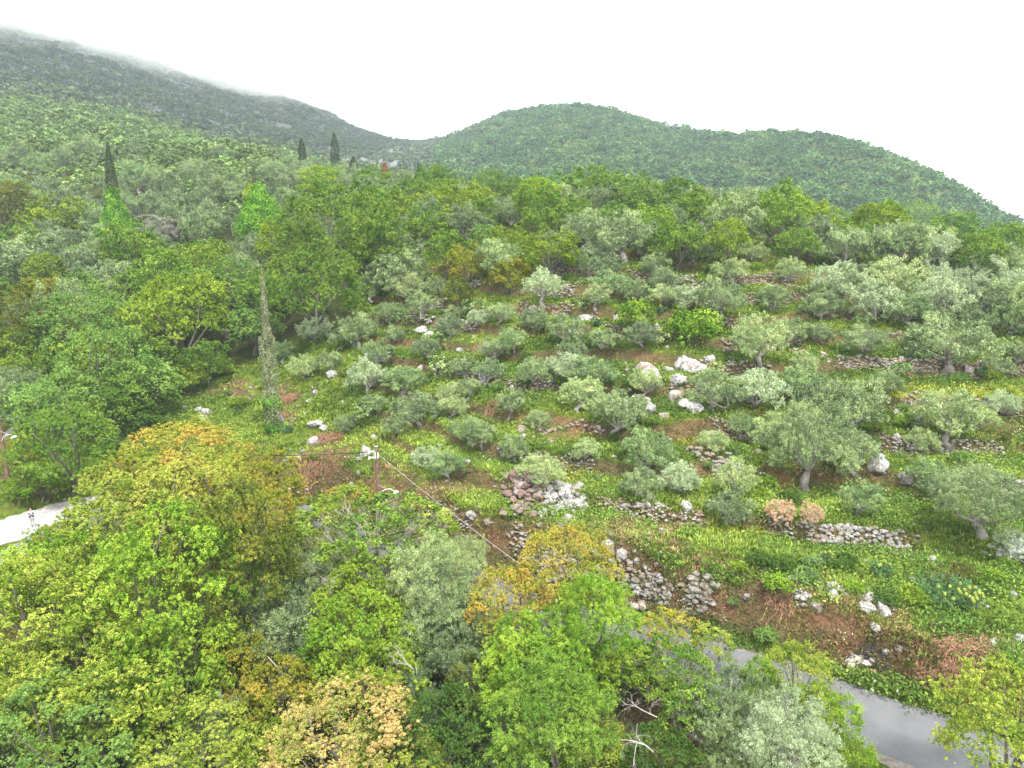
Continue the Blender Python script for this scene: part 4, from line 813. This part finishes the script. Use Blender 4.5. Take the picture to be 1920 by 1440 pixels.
for px, py, rx, n, lb in ((612, 826, 34, 420, 'reddish-brown heap of cut bracken above the left bank'), (536, 752, 24, 420, 'tall reddish-brown bracken heap beside the thin cypress'), (524, 785, 18, 200, 'small brown bracken heap against the dark rocks'), (580, 880, 44, 500, 'wide brown slide of dead bracken on the left bank'), (1592, 930, 22, 120, 'small rusty heap of cuttings under the fat-trunked olive'), (1800, 1222, 80, 600, 'broad patch of brown dead bracken near the lower right corner'), (1480, 1110, 50, 260, 'brown dead bracken on the red bank'), (900, 655, 14, 120, 'small dark bracken heap on the upper left terraces'), (940, 760, 30, 260, 'straw-coloured bracken hanging over a terrace edge'), (420, 735, 40, 260, 'thin brown bracken patch in the hollow meadow')):
    o = sticks('bracken_heap', px, py, rx, n, .7, M_BRK, lb, 'bracken heap', .5 if rx < 40 else .25, .018); o['group'] = 'heaps of dead bracken'
def bare_tree(px, py, Y, Hm, lean, label, seed):
    x, y, z = at_y(px, py, Y); r = np.random.default_rng(seed); parts = []
    def br(p, d, l_, rad, dep):
        q = [p]; 
        for i in range(4): d = unit(d + r.normal(size=3) * .22 + np.array([0, 0, -.05 * (dep < 3)])); q.append(q[-1] + d * l_ / 4)
        parts.append(tube(q, np.linspace(rad, rad * .55, 5)))
        if dep: 
            for _ in range(3 if dep > 1 else 4): k = int(r.integers(1, 5)); br(q[k], unit(d + r.normal(size=3) * .7), l_ * r.uniform(.45, .75), rad * .5, dep - 1)
    z0 = float(ground(x, y)); br(np.array([0, 0, z0 - z - .2]), unit(np.array([.1, 0, 1.])), (z - z0), .05, 0)
    br(np.zeros(3), unit(np.array(lean)), Hm, .028, 4)
    V, Q = join(parts); o = obj('bare_branches', mesh_np('bare_branches', V, Q, M_DEAD, smooth=True)); o.location = (x, y, z); o['label'] = label; o['category'] = 'dead tree'; o['group'] = 'dead bare trees'
bare_tree(1232, 1345, 29, 1.3, (-.7, .2, .6), 'white bare forked branch, upper one, sticking out between the foreground trees', 3)
bare_tree(1225, 1410, 26, 1.5, (-.6, .1, .5), 'white bare branches, lower and larger set, near the bottom edge', 5)
bare_tree(620, 1120 - 8, 39, 1.2, (-.2, -.3, .5), 'small grey leafless twigs poking from the yellow-green trees', 8)
bare_tree(775, 1255, 34, 1.4, (-.8, 0, .3), 'pale leafless branch between the olive and the lime maple', 9)

# ------------------------------------------------------------------ poles, lamps, cables
M_POLE = simple('creosote_wood', (.1, .045, .035), (.22, .13, .11), 5, det=8); M_WHITE = simple('white_metal', (.6, .6, .6), (.75, .75, .75), 3, .4); M_BLK = simple('black_cable', (.012, .014, .02), (.03, .03, .035), 3, .5)
M_WIRE = simple('pale_cable', (.3, .29, .28), (.42, .4, .38), 3, .5); M_CYAN = simple('turquoise_lens', (.12, .6, .62), (.2, .75, .75), 2, .2)
def cyl(p0, p1, r0, r1, n=12):
    V, Q = tube([p0, tuple((np.array(p0) + np.array(p1)) / 2), p1], [r0, (r0 + r1) / 2, r1], n); return V, Q
def disc(c, nrm, R, depth, n=20):
    nrm = unit(np.array(nrm, float)); a = unit(np.cross(nrm, (.2, .9, .1))); b = np.cross(nrm, a); V = []; prof = [(0.02, 1), (.35, .93), (.7, .6), (.93, .25), (1, 0), (.97, -.06), (.02, -.06)]
    for q, h in prof:
        for k in range(n): th = k * 2 * PI / n; V.append(np.array(c) + nrm * h * depth + (a * math.cos(th) + b * math.sin(th)) * R * q)
    Q = [(i*n+k, i*n+(k+1) % n, (i+1)*n+(k+1) % n, (i+1)*n+k) for i in range(len(prof)-1) for k in range(n)]; return np.array(V), np.array(Q)
def pole(px, py, H, lamp_h, label):
    g = on_ground(px, py, 30); e = bpy.data.objects.new('utility_pole', None); C.objects.link(e); e.location = g[:3]
    V, Q = cyl((0, 0, -.4), (0, 0, H), .17, .12); obj('post', mesh_np('post', V, Q, M_POLE, smooth=True), e)
    V, Q = cyl((0, 0, H), (0, 0, H + .04), .125, .09); obj('cap', mesh_np('cap', V, Q, M_WHITE, smooth=True), e)
    for z in (H - .42, H - .9):
        V, Q = cyl((-.1, -.1, z), (-.55, -.12, z), .06, .06, 8); b = obj('bracket', mesh_np('bracket', V, Q, M_WHITE, smooth=True), e)
        V, Q = join([cyl((-.55, -.12, z - .1), (-.55, -.12, z + .1), .09, .06, 10)]); obj('insulator', mesh_np('insulator', V, Q, M_WHITE, smooth=True), b)
    for x in (-.07, .13):
        V, Q = cyl((x, -.13, H - .95), (x, -.12, H - .45), .05, .05, 8); obj('cable_clamp', mesh_np('cable_clamp', V, Q, M_WHITE), e)
    arm = catmull([(.1, -.14, lamp_h - .5), (.3, -.16, lamp_h - .12), (.8, -.25, lamp_h + .1), (1.05, -.3, lamp_h + .14), (1.22, -.33, lamp_h)], 5)
    V, Q = tube(arm, np.full(len(arm), .03), 8); a = obj('lamp_arm', mesh_np('lamp_arm', V, Q, M_WHITE, smooth=True), e)
    c = (1.42, -.38, lamp_h - .16); nr = (-.35, .15, .9)
    V, Q = disc(c, nr, .3, .2); sh = obj('lamp_shade', mesh_np('lamp_shade', V, Q, M_WHITE, smooth=True), e)
    c2 = np.array(c) - unit(np.array(nr)) * .03; V, Q = disc(c2, -np.array(nr), .26, .14); obj('lens', mesh_np('lens', V, Q, M_CYAN, smooth=True), sh)
    V, Q = cyl((.1, -.1, lamp_h + .35), (.85, -.26, lamp_h + .1), .01, .01, 6); obj('stay_wire', mesh_np('stay_wire', V, Q, M_WHITE), e)
    e['label'] = label; e['category'] = 'utility pole'; e['group'] = 'wooden utility poles'; return np.array([g[0], g[1], g[2] + H])
top1 = pole(712, 1003, 7.4, 3.85, 'reddish wooden utility pole with white brackets and a turquoise-lensed street lamp')
top2 = pole(16, 905, 7.0, 4.6, 'dark wooden utility pole at the left edge with a white lamp among the trees')
def cable(name, a, b, sag, rad, mat, label, n=40):
    t = np.linspace(0, 1, n)[:, None]; P = np.array(a) * (1 - t) + np.array(b) * t; P[:, 2] -= (4 * sag * t * (1 - t))[:, 0]
    V, Q = tube(P, np.full(n, rad), 6); o = obj(name, mesh_np(name, V, Q, mat, smooth=True)); o['label'] = label; o['category'] = 'cable'; o['group'] = 'overhead cables'
cable('overhead_cable', top1 + [-.5, -.12, -.42], top2 + [.1, -.12, -.3], 1.6, .032, M_BLK, 'black overhead cable sagging from the lamp pole towards the left edge')
ex, ey, ez = at_y(1130, 1170, 37)
cable('overhead_cable', top1 + [.12, -.12, -.6], (ex, ey, ez), .25, .014, M_WIRE, 'pale cable running down from the lamp pole into the orange tree')

# ------------------------------------------------------------------ the person on the gravel
def skin(name, V, E, R, mats, parent=None, sub=2, root=0):
    me = bpy.data.meshes.new(name); me.from_pydata(V, E, []); me.materials.append(mats); o = obj(name, me, parent)
    sm = o.modifiers.new('skin', 'SKIN'); me.skin_vertices[0].data[root].use_root = True
    for i, q in enumerate(R): me.skin_vertices[0].data[i].radius = (q, q) if not isinstance(q, tuple) else q
    o.modifiers.new('sub', 'SUBSURF').levels = sub; o.modifiers['sub'].render_levels = sub
    for p in me.polygons: p.use_smooth = True
    sm.use_smooth_shade = True; return o
gp = on_ground(62, 990, 40); per = bpy.data.objects.new('person', None); C.objects.link(per); per.location = gp[:3]; per.rotation_euler = (0, 0, math.atan2(-gp[0], gp[1]) * 1.0)
M_SKIN = simple('skin', (.5, .3, .22), (.55, .34, .25), 3, .6); M_HAIR = simple('dark_hair', (.015, .012, .01), (.03, .025, .02), 20, .7); M_TROU = simple('white_trousers', (.42, .4, .38), (.5, .48, .46), 3); M_SHIRT = simple('white_shirt', (.5, .5, .52), (.58, .58, .6), 3); M_VEST = simple('grey_vest', (.07, .075, .09), (.11, .115, .13), 4); M_SHOE = simple('white_shoes', (.5, .5, .5), (.65, .65, .65), 3)
V = [(0,0,.95),(0,0,1.12),(0,0,1.32),(0,.005,1.45),(0,-.005,1.53),(0,-.01,1.62),(0,-.01,1.70)]; E = [(i, i+1) for i in range(6)]; R = [(.15,.11),(.135,.1),(.16,.105),(.085,.07),.052,(.078,.095),(.06,.075)]
def chain(pts_, rad, at):
    k = len(V); V.extend(pts_); R.extend(rad); E.append((at, k)); E.extend([(k+i, k+i+1) for i in range(len(pts_)-1)]); return k
for s in (-1, 1):
    chain([(s*.1,0,.88),(s*.11,-.01,.5),(s*.12,.02,.1),(s*.125,-.03,.04),(s*.14,-.13,.025)], [.09,.06,.042,.04,.028], 0)
    k = chain([(s*.19,0,1.4),(s*.27,-.02,1.12),(s*.12,-.24,1.17),(s*.085,-.29,1.19)], [.055,.042,.03,.028], 3)
    h = k + 3
    for j, (dz, l_) in enumerate(((.03,.06),(.01,.07),(-.01,.065),(-.03,.05))):
        chain([(s*.075,-.31,1.19+dz),(s*.05,-.31-l_*.5,1.2+dz),(s*.02,-.30-l_*.4,1.2+dz)], [.012,.009,.008], h)
    chain([(s*.07,-.28,1.225),(s*.035,-.29,1.25)], [.012,.009], h)
body = skin('body', V, E, R, M_SKIN, per)
V = [(0,0,.96),(-.1,0,.88),(-.11,-.01,.5),(-.12,.015,.08),(.1,0,.88),(.11,-.01,.5),(.12,.015,.08)]; skin('trousers', V, [(0,1),(1,2),(2,3),(0,4),(4,5),(5,6)], [(.17,.13),.105,.083,.07,.105,.083,.07], M_TROU, per)
V = [(0,0,.95),(0,0,1.15),(0,0,1.34),(0,0,1.44),(-.2,0,1.39),(-.285,-.02,1.12),(-.14,-.22,1.165),(.2,0,1.39),(.285,-.02,1.12),(.14,-.22,1.165)]
skin('shirt', V, [(0,1),(1,2),(2,3),(3,4),(4,5),(5,6),(3,7),(7,8),(8,9)], [(.17,.125),(.15,.115),(.175,.118),(.09,.075),.068,.058,.042,.068,.058,.042], M_SHIRT, per)
for s in (-1, 1):
    V = [(s*.1,-.02,.88),(s*.105,-.03,1.12),(s*.11,-.02,1.32),(s*.09,0,1.43)]; skin('vest_panel', V, [(0,1),(1,2),(2,3)], [(.105,.155),(.1,.14),(.1,.135),(.06,.08)], M_VEST, per)
    skin('shoe', [(s*.125,.05,.04),(s*.128,-.06,.045),(s*.14,-.17,.035)], [(0,1),(1,2)], [.05,.052,.04], M_SHOE, per)
    skin('eye', [(s*.03,-.097,1.645),(s*.03,-.1,1.647)], [(0,1)], [.01,.009], M_HAIR, per)
skin('hair', [(0,.03,1.64),(0,.01,1.72),(0,-.04,1.745)], [(0,1),(1,2)], [(.082,.085),(.082,.09),(.06,.05)], M_HAIR, per)
skin('nose', [(0,-.1,1.63),(0,-.118,1.61)], [(0,1)], [.01,.013], M_SKIN, per)
skin('mouth', [(-.022,-.1,1.578),(0,-.104,1.576),(.022,-.1,1.578)], [(0,1),(1,2)], [.006,.007,.006], simple('lips', (.35,.14,.12), (.4,.16,.14), 3), per)
per['label'] = 'person in white shirt and trousers and open grey vest flying a drone with a controller'; per['category'] = 'person'
rc = bpy.data.objects.new('remote_controller', None); C.objects.link(rc); rc.location = per.matrix_basis @ Vector((0, -.33, 1.2)); rc.rotation_euler = per.rotation_euler
bm = bmesh.new(); bmesh.ops.create_cube(bm, size=1, matrix=Matrix.Diagonal((.17, .05, .1, 1))); bmesh.ops.bevel(bm, geom=bm.edges[:], offset=.015, segments=2, affect='EDGES'); me = bpy.data.meshes.new('case'); bm.to_mesh(me); bm.free(); me.materials.append(M_HAIR); obj('case', me, rc)
for s in (-1, 1): V, Q = cyl((s*.05, 0, .05), (s*.06, 0, .11), .006, .006, 8); obj('antenna', mesh_np('antenna', V, Q, M_HAIR), rc)
rc['label'] = 'black remote controller held in both hands by the person'; rc['category'] = 'controller'

# ------------------------------------------------------------------ air: haze and the low cloud on the mountain
def vol_mat(name, col, dens, an=0.0):
    m, t, o = nmat(name); v = t.nodes.new('ShaderNodeVolumePrincipled'); v.inputs['Color'].default_value = (*col, 1); v.inputs['Density'].default_value = dens; v.inputs['Anisotropy'].default_value = an
    t.links.new(v.outputs[0], o.inputs['Volume']); return m, t, v
def box(name, lo, hi, mat):
    V = np.array([(x, y, z) for z in (lo[2], hi[2]) for y in (lo[1], hi[1]) for x in (lo[0], hi[0])]); Q = [(0, 2, 3, 1), (4, 5, 7, 6), (0, 1, 5, 4), (2, 6, 7, 3), (0, 4, 6, 2), (1, 3, 7, 5)]
    return obj(name, mesh_np(name, V, Q, mat), kind='stuff')
zt = float(TZ.max()) + 12
m, t, v = vol_mat('haze', (.74, .88, 1.0), .00021); hz = box('haze', (-2500, -60, float(TZ.min()) - 1), (2500, 1500, zt), m); hz['label'] = 'thin pale haze over the whole valley'

m, t, v = vol_mat('low_cloud', (1, 1, 1), 0.0); k = N(t); g = k.n('ShaderNodeNewGeometry').outputs['Position']; sx = k.n('ShaderNodeSeparateXYZ', {0: g}); zz = k.math('ADD', sx.outputs[2], k.math('MULTIPLY', k.math('ADD', sx.outputs[0], 330.0), .13))
h_ = k.math('ADD', zz, k.math('MULTIPLY', k.math('SUBTRACT', k.noise(g, .011, 4, .6), .5), 110)); mr = k.n('ShaderNodeMapRange', {0: h_, 1: 165.0, 2: 255.0, 3: 0.0, 4: .011}, interpolation_type='SMOOTHERSTEP'); mr2 = k.n('ShaderNodeMapRange', {0: h_, 1: 285.0, 2: 345.0, 3: 1.0, 4: 0.0})
t.links.new(k.math('MULTIPLY', mr.outputs[0], mr2.outputs[0]), v.inputs['Density'])
lc = box('low_cloud', (-1150, 480, 120), (-120, 1420, 420), m); lc['label'] = 'low white cloud hiding the top of the left mountain'

# ------------------------------------------------------------------ labels: each one found from the landmark nearest to it in the photograph
from collections import defaultdict
BK = defaultdict(list)
for o, adj, noun, px, py in PENDING:
    best = min((q for q in LMK if math.hypot(q[1] - px, q[2] - py) > 6), key=lambda q: math.hypot(q[1] - px, (q[2] - py) * 1.1)); dx, dy = px - best[1], py - best[2]
    dr = ('right of' if dx > 0 else 'left of') if abs(dx) > abs(dy) else ('below' if dy > 0 else 'above'); BK[(adj, noun, dr, best[0])].append((math.hypot(dx, dy), o))
for (adj, noun, dr, lm), L in BK.items():
    L.sort(key=lambda a: a[0])
    for i, (_, o) in enumerate(L):
        o['label'] = f'{adj} {noun} {dr} {lm}' if len(L) == 1 else f'{adj} {noun} {dr} {lm}, ' + ('nearest to it' if i == 0 else f'{ORD[min(i, 19)]} nearest')
